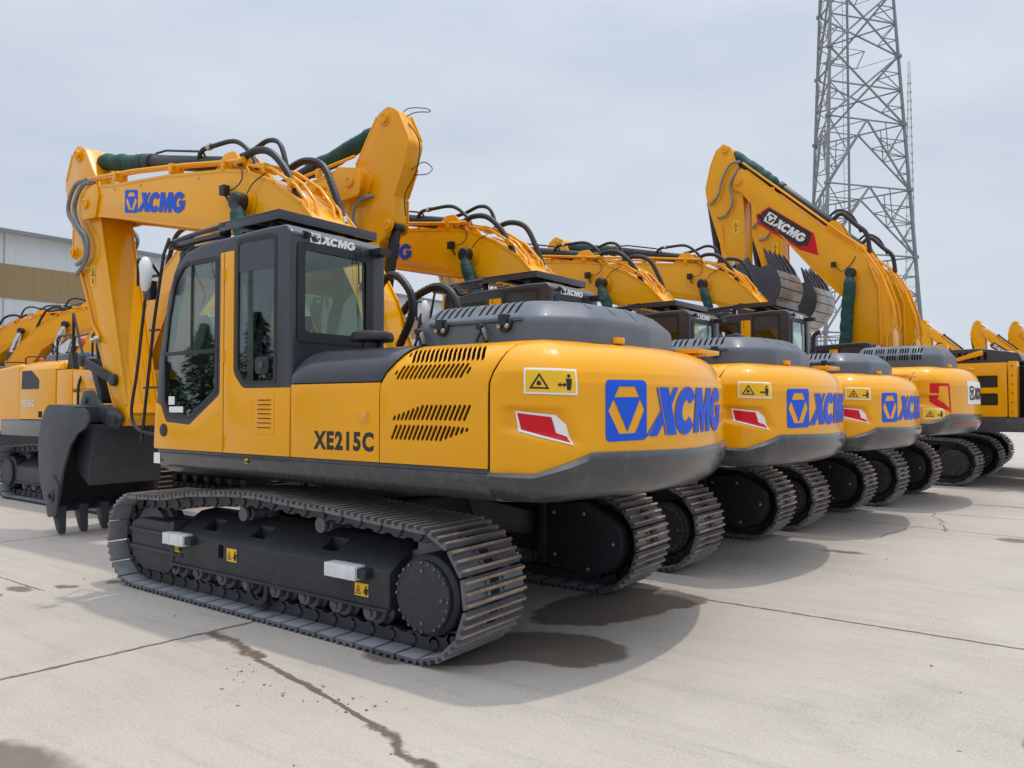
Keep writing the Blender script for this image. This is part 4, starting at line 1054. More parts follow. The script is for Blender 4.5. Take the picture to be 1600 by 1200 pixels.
    if bucket:
        n_before = set(root.children); m = MB(); hw = .66
        back = catmull([Vector(p) for p in ((3.22, 0, 4.36), (2.95, 0, 4.0), (2.55, 0, 3.72), (2.15, 0, 3.74), (1.82, 0, 3.95), (1.60, 0, 4.28), (1.60, 0, 4.62), (1.72, 0, 4.88))], 3)
        o = [(p.x, p.z) for p in back]; cx, cz = 2.6, 4.5; inn = [(x + (cx - x) * .05, z + (cz - z) * .05) for x, z in o]
        m.prism(o + list(reversed(inn)), -hw, hw)
        side = o + [(1.84, 4.98), (2.10, 4.92), (2.30, 5.05), (2.36, 5.22), (2.60, 5.10), (2.75, 4.9), (3.0, 4.78), (3.2, 4.62)]
        for s in (1, -1): m.prism(side, s * hw, s * (hw + .035))
        bk = m.build('bucket', ['bucket_grey'], root, bevel=.006)
        q = MB()
        for i in range(2, len(o) - 2, 2):
            p, p2 = o[i], o[i + 2] if i + 2 < len(o) else o[-1]
            nx, nz = p[0] - cx, p[1] - cz; l = math.hypot(nx, nz); nx, nz = nx / l, nz / l
            n2x, n2z = p2[0] - cx, p2[1] - cz; l = math.hypot(n2x, n2z); n2x, n2z = n2x / l, n2z / l
            a_ = (p[0] * .97 + p2[0] * .03, p[1] * .97 + p2[1] * .03); b_ = (p[0] * .06 + p2[0] * .94, p[1] * .06 + p2[1] * .94)
            q.prism([a_, b_, (b_[0] + n2x * .035, b_[1] + n2z * .035), (a_[0] + nx * .035, a_[1] + nz * .035)], -hw, hw)
        q.build('wear_plate', 'bucket_worn', bk, bevel=.004)
        for k in range(5):
            y = -.58 + k * .29
            q = MB(); q.rings([[(1.62, y - .07, 4.72), (1.62, y + .07, 4.72), (1.86, y + .07, 4.80), (1.86, y - .07, 4.80)], [(1.74, y - .06, 5.0), (1.74, y + .06, 5.0), (1.92, y + .06, 5.0), (1.92, y - .06, 5.0)], [(1.93, y - .03, 5.30), (1.93, y + .03, 5.30), (2.0, y + .03, 5.29), (2.0, y - .03, 5.29)], [(2.0, y - .02, 5.40), (2.0, y + .02, 5.40), (2.03, y + .02, 5.39), (2.03, y - .02, 5.39)]])
            q.build('tooth', 'bucket_grey', bk, bevel=.008)
        q = MB()
        for s in (1, -1): q.prism(rnd([(2.8, 4.3), (3.25, 4.3), (3.30, 4.66), (3.05, 4.72), (2.8, 4.6)], .05, 3), s * .27, s * .33)
        q.cyl((3.14, -.36, 4.6), (3.14, .36, 4.6), .06, 12); q.build('ear', 'bucket_grey', bk, bevel=.005)
        for c in set(root.children) - n_before: c.location.x += .22
def swing_hoses(root):
    hose(root, [(.35, -.10, 2.45), (.12, -.10, 2.74), (-.05, -.10, 2.77), (-.21, -.10, 2.62), (-.25, -.10, 2.47), (-.21, -.10, 2.33), (-.10, -.1, 2.15), (0, -.1, 1.95)], .034, ridge=.17)
    hose(root, [(.32, -.30, 2.30), (.23, -.30, 2.39), (.08, -.30, 2.46), (-.10, -.30, 2.60), (-.34, -.30, 2.67), (-.50, -.30, 2.62), (-.60, -.30, 2.48), (-.66, -.30, 2.2), (-.68, -.3, 2.0)], .034, ridge=.17)
    hose(root, [(.2, .1, 2.6), (.10, .15, 2.68), (-.02, .12, 2.55), (.0, .1, 2.3), (.02, .1, 2.0)], .03, ridge=.17)
    q = MB(); q.tube([(.42, -.1, 2.35), (.30, -.2, 2.15), (.15, -.2, 2.0), (.05, -.2, 1.7)], .022, 8); q.tube([(.36, -.28, 2.30), (.20, -.25, 2.20), (.10, -.25, 1.95), (.05, -.25, 1.6)], .02, 8); q.build('swivel_pipe', 'yellow', root)
    q = MB(); q.cyl((.32, -.30, 2.30), (.38, -.30, 2.26), .04, 10); q.cyl((.36, -.1, 2.45), (.41, -.1, 2.38), .04, 10); q.build('hose_fitting', 'zinc', root)
    q = MB(); q.box(-.1, .9, -.33, -.29, 1.05, 1.95); q.box(-.1, .9, .29, .33, 1.05, 1.95); q.prism([(-.3, 1.0), (1.2, 1.0), (1.1, 1.3), (.4, 1.35), (-.3, 1.3)], -.3, .3); q.build('boom_bracket', 'chassis', root, bevel=.01)

# ------------------------------------------------------------------ row of excavators
GR = 'excavators parked side by side in the main row'
m1 = empty('excavator', (0, 0, 0))
tag(m1, 'nearest excavator, with model number XE215C and its bucket hanging at the left', 'excavator', GR)
undercarriage(m1); body_215(m1, 'blue'); cab(m1, 'blue'); roof_guard(m1); handrail(m1); boom_low(m1); swing_hoses(m1)
m2 = copy_tree(m1); m2.location = (-.13, -3.34, 0); m2.rotation_euler.z = R(-2.0)
m2['label'] = 'second excavator of the row, blue emblem on its counterweight, directly behind the nearest one'
m3 = copy_tree(m1); m3.location = (-.42, -6.49, 0); m3.rotation_euler.z = R(-4.0)
m3['label'] = 'third excavator of the row, last one with a blue emblem on its counterweight'
for mm in (m2, m3):      # the far machines carry no labels readable there; rust differs only by position
    pass
m4 = empty('excavator', (-.88, -9.70, 0), R(-5.0)); m4.scale = (1.0, 1.0, 1.10)
tag(m4, 'excavator whose counterweight has a red angular outline and a red stripe below it', 'excavator', GR)
undercarriage(m4, False, True); body_215(m4, 'red'); cab(m4, 'red', True); roof_guard(m4); boom_low(m4, 1)
# red-decal machines with raised booms
m5 = empty('excavator', (-1.35, -14.0, 0), R(-5.7))
tag(m5, 'excavator with raised boom carrying a red and black brand panel, bucket curled high', 'excavator', GR)
def big_body(root):
    m = MB(); m.box(-3.75, 1.5, -1.45, 1.45, 1.08, 1.36); m.build('floor_frame', 'grey_paint', root, bevel=.02)
    m = MB(); m.prism(rnd([(-.55, 1.365), (-2.86, 1.365), (-2.86, 2.40), (-.55, 2.40)], .02, 2), 1.15, 1.44)
    ed = m.build('side_panel', 'yellow', root, bevel=.02)
    c = MB()
    for z in (1.58, 1.92):
        for x in (-1.4, -2.35): c.prism(rnd([(x, z), (x - .36, z), (x - .36, z + .24), (x, z + .24)], .03, 3), 1.39, 1.6)
    boolean(ed, c.build('cut', 'void'))
    for z in (1.58, 1.92):
        for x in (-1.4, -2.35): q = MB(); q.box(x - .35, x - .01, 1.385, 1.396, z + .01, z + .23); q.build('vent_grille', 'black', ed)
    m = MB(); m.box(-3.70, -.55, -1.42, 1.1, 1.37, 2.34); m.build('bay_shade_fill', 'void', root)  # near-black filler block, interior shade painted behind the panels
    m = MB(); m.box(-3.02, -2.88, 1.15, 1.46, 1.365, 2.42)
    for k in range(6): m.cyl((-2.95, 1.455, 1.48 + k * .17), (-2.95, 1.475, 1.48 + k * .17), .022, 8, mi=1)
    m.build('corner_post', ['yellow', 'black'], root, bevel=.01)
    m = MB(); m.box(-3.48, -3.28, 1.15, 1.43, 1.365, 2.36); m.box(-3.46, -3.30, 1.42, 1.45, 1.6, 2.2); m.build('engine_door', 'yellow', root, bevel=.01)
    m = MB(); m.box(-3.56, -3.50, 1.10, 1.40, 1.365, 2.36); m.build('engine_door', 'yellow', root, bevel=.01)
    cwb = MB(); cwb.rings([[(x, y, z) for y, x in rnd([(1.42, -3.72), (1.40, -3.95), (1.0, -4.1), (-1.0, -4.1), (-1.40, -3.95), (-1.42, -3.72)], [.02, .1, .2, .2, .1, .02], 4)] for z in (1.10, 2.36)])
    cwb.build('counterweight', 'yellow', root, bevel=.03)
    m = MB(); m.prism(rnd([(-.7, 2.40), (-3.1, 2.40), (-3.0, 2.60), (-2.4, 2.70), (-.9, 2.70)], .08, 3), -1.1, 1.15); hd = m.build('engine_hood', 'cab_grey', root, bevel=.05, seg=3)
    c = MB()
    for k in range(14): c.box(-1.0 - k * .11, -1.06 - k * .11, 1.0, 1.3, 2.47, 2.62)
    boolean(hd, c.build('cut', 'void'))
    q = MB(); q.box(-1.85, -1.62, 1.24, 1.40, 2.42, 2.80); q.prism(rnd([(-1.8, 2.44), (-2.3, 2.62), (-2.45, 2.66), (-2.45, 2.56), (-2.3, 2.52), (-1.8, 2.40)], .02, 2), 1.28, 1.36); q.build('bracket', 'yellow', root, bevel=.01)
    m = MB(); m.prism([(-.5, 1.36), (.0, 1.36), (.0, 2.2), (-.5, 2.2)], .5, 1.43); m.build('side_cover', 'yellow', root, bevel=.02)
undercarriage(m5, False, True); big_body(m5); cb5 = cab(m5, 'red', True); boom_high(m5)
for ob in [o for o in bpy.data.objects if o.parent == m5 and o.name.split('.')[0] in ('crawler_track', 'track_frame', 'final_drive', 'motor_cover', 'chassis')]:
    ob.scale = (1.12, 1.06, 1.08); ob.location.y *= 1.06
m6 = copy_tree(m5); m6.location = (-1.35, -17.2, 0); m6.rotation_euler.z = R(-6.5)
m6['label'] = 'excavator with raised boom just beyond the one with the brand panel, nearer the lattice tower'
# three far machines, same kind
GF = 'distant excavators with raised booms'
labs = ['distant excavator with raised boom nearest the lattice tower, leftmost of three', 'distant excavator with raised boom in the middle of the far three', 'distant excavator with raised boom cut by the right edge of the picture']
def far_machine():
    r = empty('excavator', (0, 0, 0)); boom_high(r, 1, False)
    big_body(r)
    m = MB(); m.prism(rnd([(-.45, 1.3), (1.4, 1.3), (1.3, 2.5), (1.05, 3.0), (-.45, 3.05)], .08, 3), .45, 1.4); m.build('cab', 'cab_grey', r, bevel=.02)
    m = MB()
    for s in (1, -1): m.prism(rnd([(-2.3, .05), (2.3, .05), (2.4, .5), (2.1, .9), (-2.1, .95), (-2.4, .5)], .2, 5), s * .85, s * 1.45)
    m.build('crawler_track', 'chassis', r, bevel=.02)
    return r
f0 = far_machine()
for i, (x, y) in enumerate(((.7, -62.3), (-2.7, -65.2), (-5.1, -67.6))):
    r = f0 if i == 0 else copy_tree(f0)
    r.location = (x, y, 0); r.rotation_euler.z = R(-14); tag(r, labs[i], 'excavator', GF)

# ------------------------------------------------------------------ opposite row (facing this one)
GO = 'excavators in the opposite row facing this one'
def opp_body(root, detail=True):
    """right-hand side of a newer machine; the side at -y faces the camera"""
    m = MB(); m.prism(rnd([(1.75, 1.12), (1.75, 1.25), (-2.0, 1.25), (-2.0, 1.0), (1.6, 1.0)], .04, 3), -1.36, 1.36); m.build('floor_frame', 'grey_paint', root, bevel=.02)
    m = MB(); m.prism([(-1.30, 1.255), (-.08, 1.255), (-.08, 2.02), (-1.30, 2.02)], -1.36, -1.0)
    m.rings([[(-1.30, -1.36, 2.0), (-.02, -1.36, 2.0), (-.02, -1.0, 2.0), (-1.30, -1.0, 2.0)], [(-1.28, -1.30, 2.10), (-.06, -1.30, 2.10), (-.06, -.95, 2.10), (-1.28, -.95, 2.10)], [(-1.22, -1.15, 2.15), (-.12, -1.15, 2.15), (-.12, -.9, 2.15), (-1.22, -.9, 2.15)]])
    ed = m.build('engine_door', 'yellow', root, bevel=.02)
    q = MB(); q.prism(rnd([(-1.22, 1.72), (-.62, 1.72), (-.62, 1.86), (-.88, 2.0), (-1.20, 2.0)], .02, 2), -1.366, -1.35); q.build('vent_grille', 'black', ed)
    m = MB(); m.box(-.07, .42, -1.35, -1.0, 1.255, 1.99); m.build('side_cover', 'yellow', root, bevel=.015)
    m = MB(); m.box(.43, 1.55, -1.35, -.55, 1.70, 1.97); m.box(.43, 1.62, -1.35, -.55, 1.255, 1.66); m.box(.47, 1.5, -1.30, -.6, 1.6, 1.75); m.build('fuel_tank', 'yellow', root, bevel=.025)
    q = MB(); q.box(.95, 1.5, -1.40, -1.34, 1.84, 1.88); q.build('step', 'zinc', root, bevel=.004)
    text_mesh('model_number', 'XE245G', lambda u, v, off: (-1.20 + u, -1.362 - off, 1.45 + v), 'white', ed, .42, .11, .03)
    q = MB(); q.box(-.62, -.50, -1.364, -1.35, 1.29, 1.38); q.build('socket', 'void', ed)
    m = MB(); m.prism(rnd([(-2.55, 1.05), (-1.32, 1.05), (-1.32, 2.12), (-2.45, 2.05)], .08, 4), -1.34, 1.34); m.build('counterweight', 'yellow', root, bevel=.08, seg=3)
    m = MB(); m.prism(rnd([(-2.1, 2.05), (-.4, 2.05), (-.5, 2.32), (-2.0, 2.32)], .1, 4), -.7, .9); m.build('engine_hood', 'hood_grey', root, bevel=.05, seg=3)
    m = MB(); m.prism(rnd([(-.3, 1.25), (1.45, 1.25), (1.35, 2.3), (1.0, 2.9), (-.3, 2.9)], .08, 3), .4, 1.34); m.build('cab', 'cab_grey', root, bevel=.03)
    m = MB(); m.box(-1.3, .4, -1.0, 1.2, 1.25, 2.0); m.build('deck', 'black', root)
    for (x, y) in ((-.25, -1.15), (.75, -1.1)):
        q = MB(); q.tube([(x - .28, y, 2.0), (x - .28, y, 2.48), (x - .22, y, 2.52), (x + .22, y, 2.52), (x + .28, y, 2.48), (x + .28, y, 2.0)], .016, 8); q.build('handrail', 'black', root)
    q = MB(); q.tube([(.10, -1.2, 2.0), (.10, -1.2, 2.82)], .022, 8); q.tube([(.10, -1.2, 2.82), (.55, -1.25, 2.1), (.66, -1.30, 1.95), (.68, -1.38, 1.75), (.68, -1.38, 1.26)], .018, 8, smooth=5); q.prism([(.0, 2.0), (.22, 2.0), (.14, 2.25), (.06, 2.25)], -1.24, -1.16); q.build('grab_pole', 'black', root)
    q = MB(); q.cyl((-.3, -.9, 2.32), (-.3, -.9, 2.40), .018, 8, mi=1); q.lathe([(.05, 0), (.055, .05), (.04, .10), (.01, .115)], (-.3, -.9, 2.40), (0, 0, 1), 14); q.build('beacon', ['orange', 'black'], root)
    q = MB(); q.tube([(.9, -1.1, 2.05), (.55, -1.15, 2.05)], .12, 14); q.lathe([(.12, 0), (.10, .06), (.03, .08)], (.55, -1.15, 2.05), (-1, 0, 0), 14); q.build('silencer', 'hood_grey', root)
a1 = empty('excavator', (7.88, -2.1, 0), math.pi, 1.08)
tag(a1, 'excavator marked XE245G, facing the main row, its tall arm rising behind the nearest cab', 'excavator', GO)
undercarriage(a1, False, False); opp_body(a1); boom_low(a1, 1, emblem=None)
for ob in [o for o in bpy.data.objects if o.parent == a1 and o.name.split('.')[0] == 'arm']: ob.scale = (1, .62, 1)
tmpl = empty('excavator', (25.7, -5.4, 0), R(-140), 1.14)
tag(tmpl, 'background excavator at the left picture edge, leftmost of the three arching booms', 'excavator', GO)
opp_body(tmpl, False); boom_low(tmpl, 1, emblem=None)
mm = MB()
for s in (1, -1): mm.prism(rnd([(-2.1, .03), (2.1, .03), (2.15, .5), (1.8, .85), (-1.8, .9), (-2.1, .5)], .2, 5), s * .8, s * 1.4)
mm.build('crawler_track', 'chassis', tmpl, bevel=.02)
for o in [o for o in bpy.data.objects if o.parent == tmpl and o.name.startswith('cloth_sleeve')]:
    o.data = o.data.copy(); o.data.materials.clear(); o.data.materials.append(M['chrome'])
for (x, y, l) in ((22.2, -5.3, 'background excavator whose yellow boom arches behind the orange beacon'), (17.8, -5.3, 'background excavator whose boom shows between the hanging arm and nearest cab')):
    t = copy_tree(tmpl); t.location = (x, y, 0); t['label'] = l

# ------------------------------------------------------------------ warehouse
wh = empty('warehouse', (30, -30, 0)); tag(wh, 'long white metal warehouse with a brown band under its eaves, behind the machines', 'building')
def cladding(name, c1, c2, rib):
    m = mat(name, c1, .7, noise=.04, nscale=.25); t = m.node_tree; b = t.nodes['Principled BSDF']
    tcn = t.nodes.new('ShaderNodeTexCoord'); wv = t.nodes.new('ShaderNodeTexWave'); wv.bands_direction = 'Y'; wv.inputs['Scale'].default_value = rib; wv.wave_profile = 'SAW'
    t.links.new(tcn.outputs['Object'], wv.inputs[0]); bp = t.nodes.new('ShaderNodeBump'); bp.inputs['Distance'].default_value = .06; bp.inputs['Strength'].default_value = .8
    t.links.new(wv.outputs[0], bp.inputs['Height']); t.links.new(bp.outputs[0], b.inputs['Normal'])
cladding('clad_white', (.58, .64, .68), None, .32); cladding('clad_brown', (.30, .22, .11), None, .9); cladding('clad_cream', (.60, .57, .48), None, .5)
def wall(y0, y1, z0, z1, mt, name='wall', x=0):
    m = MB(); m.box(x, x + .3, y0, y1, z0, z1); return m.build(name, mt, wh)
wall(-45, 26, 0, 5.95, 'clad_white', x=0); wall(-45, 26, 5.95, 7.35, 'clad_brown', 'brown_band', x=-.03); wall(-45, 26, 7.35, 8.62, 'clad_white', x=0)
m = MB(); m.prism([(-.35, 8.62), (-.35, 8.74), (12, 9.3), (24.4, 8.74), (24.4, 8.62), (12, 9.1)], -45.3, 26.3); m.build('roof', 'clad_white', wh)
m = MB(); m.box(-.42, -.30, -45.3, 26.3, 8.56, 8.72); m.build('gutter', 'galv', wh)
m = MB()
for y in range(-44, 26, 3): m.box(-.012, 0, y, y + .06, 0, 8.6)
m.build('panel_joint', 'galv_far', wh)
wall(-45, -44.7, 0, 8.6, 'clad_white', 'end_wall', x=.31)
w2 = empty('storage_hall', (36, -62, 0)); tag(w2, 'cream ribbed hall with a grey upper wall, in the gap behind the thick black hoses', 'building')
m = MB(); m.box(0, 20, -14, 14, 0, 4.6); m.build('wall', 'clad_cream', w2); m = MB(); m.box(-.05, 20.05, -14, 14.05, 4.6, 10.1); m.build('upper_wall', 'clad_white', w2)
m = MB(); m.box(-.3, 20.3, -14.3, 14.3, 10.1, 10.25); m.build('roof', 'galv_far', w2)

# ------------------------------------------------------------------ trees and pole beside the yard (mirrored in the cab glass)
mat('leaf', (.030, .062, .022), .7, noise=.5, nscale=1.5); mat('bark', (.10, .075, .05), .9, noise=.3, nscale=4); mat('pole_concrete', (.35, .34, .32), .9, noise=.15)
def conifer(x, y, h, r, lab, seed):
    t = empty('conifer_tree', (x, y, 0)); tag(t, lab, 'tree', 'conifers at the yard edge outside the picture'); rr = random.Random(seed)
    q = MB(); q.tube([(0, 0, 0), (.1, 0, h * .5), (0, .1, h * .95)], [.22, .14, .03], 8); q.build('trunk', 'bark', t)
    q = MB()
    for k in range(3800):
        z = h * (.08 + .92 * rr.random() ** .8); rad = r * (1 - z / h) ** .8 * (.35 + .7 * rr.random()) + .08; an = rr.uniform(0, 6.283); rad *= 1 + .35 * math.sin(2.3 * z + 2 * an + seed) + .2 * math.sin(5.1 * z - 3 * an)
        c = Vector((rad * math.cos(an), rad * math.sin(an), z)); u = Vector((math.cos(an), math.sin(an), rr.uniform(-.7, .1))) * rr.uniform(.13, .28); w = Vector((-math.sin(an), math.cos(an), rr.uniform(-.4, .4))) * rr.uniform(.06, .13)
        v = q.verts([c - w, c + u, c + w, c - u * .4]); q._f(v)
    me = bpy.data.meshes.new('crown'); q.bm.to_mesh(me); q.bm.free(); me.materials.append(M['leaf']); o = bpy.data.objects.new('crown', me); C.objects.link(o); o.parent = t
for i, (x, y, h, r) in enumerate(((33, 21.5, 6.0, 1.7), (36, 27, 7.4, 2.0), (31.5, 26, 5.6, 1.6), (40, 33, 8.2, 2.2), (29, 17, 3.6, 1.3))):
    conifer(x, y, h, r, ('lowest dark conifer mirrored in the glass of the nearest cab' if i == 4 else ('broad dark conifer', 'tall dark conifer', 'narrow dark conifer', 'tallest dark conifer')[i] + ' mirrored in the glass of the nearest cab'), i)
up = empty('utility_pole', (29, 21.6, 0)); tag(up, 'utility pole with crossarms and wires mirrored in the nearest cab windows', 'pole')
q = MB(); q.tube([(0, 0, 0), (0, 0, 10.5)], [.17, .11], 10); q.build('post', 'pole_concrete', up)
for z in (9.2, 10.1): q = MB(); q.obox((-.8, .8, z), (.8, -.8, z), (.06, .06)); q.build('crossarm', 'pole_concrete', up)
for k in (-.75, 0, .75):
    q = MB(); q.tube([(-30 + k, 28 - k, 10.6), (-15 + k, 14 - k, 9.2), (k, -k, 10.25), (15 + k, 8 - k, 9.3), (30 + k, 17 - k, 10.4)], .025, 5, smooth=8); q.build('wire', 'black', up)
# ------------------------------------------------------------------ lattice tower
def tower(name, base, rz, wb, wt, h, levels, rleg, mt, lab, kind='big'):
    """three-legged lattice; wb, wt = distance of the legs from the axis at foot and top"""
    r = empty(name, (*base, 0), rz); tag(r, lab, 'tower')
    def corner(k, z):
        w = wb + (wt - wb) * z / h
        an = R(76 + 120 * (k % 3)); return Vector((w * math.sin(an), -w * math.cos(an), z))
    for k in range(3):
        q = MB(); q.cyl(corner(k, 0), corner(k, h), rleg, 10, r2=rleg * .7)
        for z in levels[1:-1]: q.lathe([(rleg * 1.7, -.18), (rleg * 1.7, .18)], corner(k, z), (0, 0, 1), 10)
        q.build('leg', mt, r)
    fr = rleg * .52; sm = rleg * .28
    for k in range(3):
        q = MB()
        for i in range(len(levels) - 1):
            z0, z1 = levels[i], levels[i + 1]; a0, b0 = corner(k, z0), corner(k + 1, z0); a1, b1 = corner(k, z1), corner(k + 1, z1)
            mid1 = (a1 + b1) / 2; zc = (z0 + z1) / 2; am, bm_ = corner(k, zc), corner(k + 1, zc)
            (q.cyl(a1, b1, fr * .8, 6) if kind != 'big' or i < 4 else q.cyl(am, bm_, fr * .8, 6))
            if kind == 'big':
                if i < 4:
                    q.cyl(a0, mid1, fr, 6); q.cyl(b0, mid1, fr, 6)
                    for P0, Pm, P1 in ((a0, am, a1), (b0, bm_, b1)):
                        dm = (P0 + mid1) / 2; q.cyl(Pm, dm, sm, 5); q.cyl(P1, dm, sm, 5); q.cyl(Pm, (mid1 * 1.5 + P0 * .5) / 2, sm, 5); q.cyl(P1.lerp(mid1, .5), dm, sm, 5)
                        q.cyl(P0.lerp(P1, .25), P0.lerp(mid1, .25), sm, 5); q.cyl(P0.lerp(P1, .5), P0.lerp(mid1, .25), sm, 5); q.cyl(P0.lerp(P1, .75), P0.lerp(mid1, .75), sm, 5)
                else:
                    q.cyl(a0, b1, fr, 6); q.cyl(b0, a1, fr, 6); cc = (a0 + b1) / 2; q.lathe([(.05, -.1), (.28, 0), (.05, .1)], cc, (0, 0, 1), 8)
                    for P0, P1, O0, O1 in ((a0, a1, b0, b1), (b0, b1, a0, a1)):
                        q.cyl(P0.lerp(P1, .25), P0.lerp(O1, .25), sm, 5); q.cyl(P0.lerp(P1, .75), P1.lerp(O0, .25), sm, 5); q.cyl(P0.lerp(P1, .5), P0.lerp(O1, .25), sm, 5); q.cyl(P0.lerp(P1, .5), P1.lerp(O0, .25), sm, 5)
            else:
                q.cyl(a0, b1, sm, 4) if i % 2 else q.cyl(b0, a1, sm, 4)
        q.build('bracing', mt, r)
    if kind == 'big':
        for z in levels[1:]:
            q = MB(); c = [(corner(j, z) + corner(j + 1, z)) / 2 for j in range(3)]
            for j in range(3): q.cyl(c[j], c[(j + 1) % 3], sm, 5); q.cyl(c[j], corner(j, z) * 1, sm * .6, 5)
            q.build('diaphragm', mt, r)
        q = MB()
        for s in (-.28, .28): q.cyl((s, 1.0, 0), (s, 1.0, h), .035, 6)
        for z in range(0, int(h), 1): q.cyl((-.28, 1, z), (.28, 1, z), .02, 4)
        q.cyl((0, 0, 0), (0, 0, h), .14, 10); q.build('ladder', mt, r)
    return r
fw = Vector((math.cos(R(-53.97)), math.sin(R(-53.97)), 0)); rt = Vector((math.sin(R(-53.97)), -math.cos(R(-53.97)), 0)); cp = Vector((-4.957, 4.865, 0))
D = 105; tb = cp + fw * D + rt * ((1331 - 800) / 1191 * D)
tower('lattice_tower', (tb.x, tb.y), R(-143.97), 9.6, 5.3, 67, [0, 11, 21.6, 30.8, 39.9, 49.4, 58.5, 67], .27, 'galv', 'tall grey steel lattice tower rising out of the picture above the far excavators')
D2 = 170; t2 = cp + fw * D2 + rt * ((1428 - 800) / 1191 * D2)
tower('radio_mast', (t2.x, t2.y), R(20), 1.9, .22, 79, [i * 2.0 for i in range(39)], .10, 'galv_far', 'thin tapering radio mast standing behind the right leg of the lattice tower', 'mast')

# ------------------------------------------------------------------ ground
gm = bpy.data.materials.new('concrete'); gm.use_nodes = True; t = gm.node_tree; bs = t.nodes['Principled BSDF']
def N(ty, **k):
    n = t.nodes.new(ty)
    for a, b in k.items(): setattr(n, a, b)
    return n
gc = N('ShaderNodeTexCoord'); P = gc.outputs['Object']
def noise(scale, det=5, rough=.6, vec=None, stretch=None, rot=0):
    v = vec or P
    if stretch:
        mpn = N('ShaderNodeMapping'); mpn.inputs['Scale'].default_value = stretch; mpn.inputs['Rotation'].default_value = (0, 0, rot); t.links.new(v, mpn.inputs[0]); v = mpn.outputs[0]
    n = N('ShaderNodeTexNoise'); n.inputs['Scale'].default_value = scale; n.inputs['Detail'].default_value = det; n.inputs['Roughness'].default_value = rough; t.links.new(v, n.inputs[0]); return n.outputs[0]
def mathn(op, a, b=None, clamp=False):
    n = N('ShaderNodeMath', operation=op, use_clamp=clamp)
    for i, v in enumerate((a, b)):
        if v is None: continue
        if isinstance(v, (int, float)): n.inputs[i].default_value = v
        else: t.links.new(v, n.inputs[i])
    return n.outputs[0]
def mrange(v, a, b, c=0, d=1, sm=True):
    n = N('ShaderNodeMapRange', interpolation_type='SMOOTHSTEP' if sm else 'LINEAR'); t.links.new(v, n.inputs[0])
    if a > b: a, b, c, d = b, a, d, c
    for i, x in enumerate((a, b, c, d)): n.inputs[i + 1].default_value = x
    return n.outputs[0]
def mixc(f, a, b):
    n = N('ShaderNodeMix', data_type='RGBA')
    t.links.new(f, n.inputs[0])
    for i, v in ((6, a), (7, b)):
        if isinstance(v, tuple): n.inputs[i].default_value = (*v, 1)
        else: t.links.new(v, n.inputs[i])
    return n.outputs[2]
wob = N('ShaderNodeTexNoise'); wob.inputs['Scale'].default_value = 2.2; wob.inputs['Detail'].default_value = 6; wob.inputs['Roughness'].default_value = .65; t.links.new(P, wob.inputs[0])
wv = N('ShaderNodeVectorMath', operation='MULTIPLY_ADD'); t.links.new(wob.outputs['Color'], wv.inputs[0]); wv.inputs[1].default_value = (.34, .34, 0); t.links.new(P, wv.inputs[2])
PW = wv.outputs[0]   # warped position (offset ~.17)
wb2 = N('ShaderNodeTexNoise'); wb2.inputs['Scale'].default_value = 9; wb2.inputs['Detail'].default_value = 5; t.links.new(P, wb2.inputs[0])
wv2 = N('ShaderNodeVectorMath', operation='MULTIPLY_ADD'); t.links.new(wb2.outputs['Color'], wv2.inputs[0]); wv2.inputs[1].default_value = (.05, .05, 0); t.links.new(P, wv2.inputs[2])
PW2 = wv2.outputs[0]
def ell(cx, cy, rx, ry, rot=0, soft=.25, vec=None, off=.17):
    m_ = N('ShaderNodeMapping', vector_type='TEXTURE'); m_.inputs['Location'].default_value = (cx + off, cy + off, 0); m_.inputs['Rotation'].default_value = (0, 0, R(rot)); m_.inputs['Scale'].default_value = (rx, ry, 1)
    t.links.new(vec or PW, m_.inputs[0]); l = N('ShaderNodeVectorMath', operation='LENGTH'); 
    sx = N('ShaderNodeSeparateXYZ'); t.links.new(m_.outputs[0], sx.inputs[0]); cb = N('ShaderNodeCombineXYZ'); t.links.new(sx.outputs[0], cb.inputs[0]); t.links.new(sx.outputs[1], cb.inputs[1]); t.links.new(cb.outputs[0], l.inputs[0])
    return mrange(l.outputs['Value'], 1 + soft * .5, 1 - soft * .5)
def seg(x0, y0, x1, y1, w, vec=None, off=.025, soft=.35):
    L = math.hypot(x1 - x0, y1 - y0); m_ = N('ShaderNodeMapping', vector_type='TEXTURE'); m_.inputs['Location'].default_value = ((x0 + x1) / 2 + off, (y0 + y1) / 2 + off, 0); m_.inputs['Rotation'].default_value = (0, 0, math.atan2(y1 - y0, x1 - x0)); m_.inputs['Scale'].default_value = (L / 2, w / 2, 1)
    t.links.new(vec or PW2, m_.inputs[0]); sx = N('ShaderNodeSeparateXYZ'); t.links.new(m_.outputs[0], sx.inputs[0])
    a = mrange(mathn('ABSOLUTE', sx.outputs[0]), 1.01, 1.0, sm=False); b = mrange(mathn('ABSOLUTE', sx.outputs[1]), 1 + soft, 1 - soft); return mathn('MULTIPLY', a, b)
def union(ms):
    r = ms[0]
    for x in ms[1:]: r = mathn('MAXIMUM', r, x)
    return r
base = mixc(mrange(noise(.35, 4), .3, .7), (.350, .306, .262), (.430, .384, .334))
base = mixc(mrange(noise(1.6, 6, .7), .35, .75, 0, .6), base, (.455, .41, .36))
base = mixc(mrange(noise(.55, 6, .72), .50, .72, 0, .75), base, (.27, .242, .212))
base = mixc(mrange(noise(2.0, 5, .7, stretch=(.35, 3.2, 1), rot=R(28)), .48, .70, 0, .42), base, (.25, .225, .195))
base = mixc(mrange(noise(6, 5, .75, stretch=(.5, 3.0, 1), rot=R(28)), .56, .74, 0, .5), base, (.22, .20, .175))
base = mixc(mrange(noise(60, 3, .7), .30, .70, 0, .6), base, (.50, .45, .395))
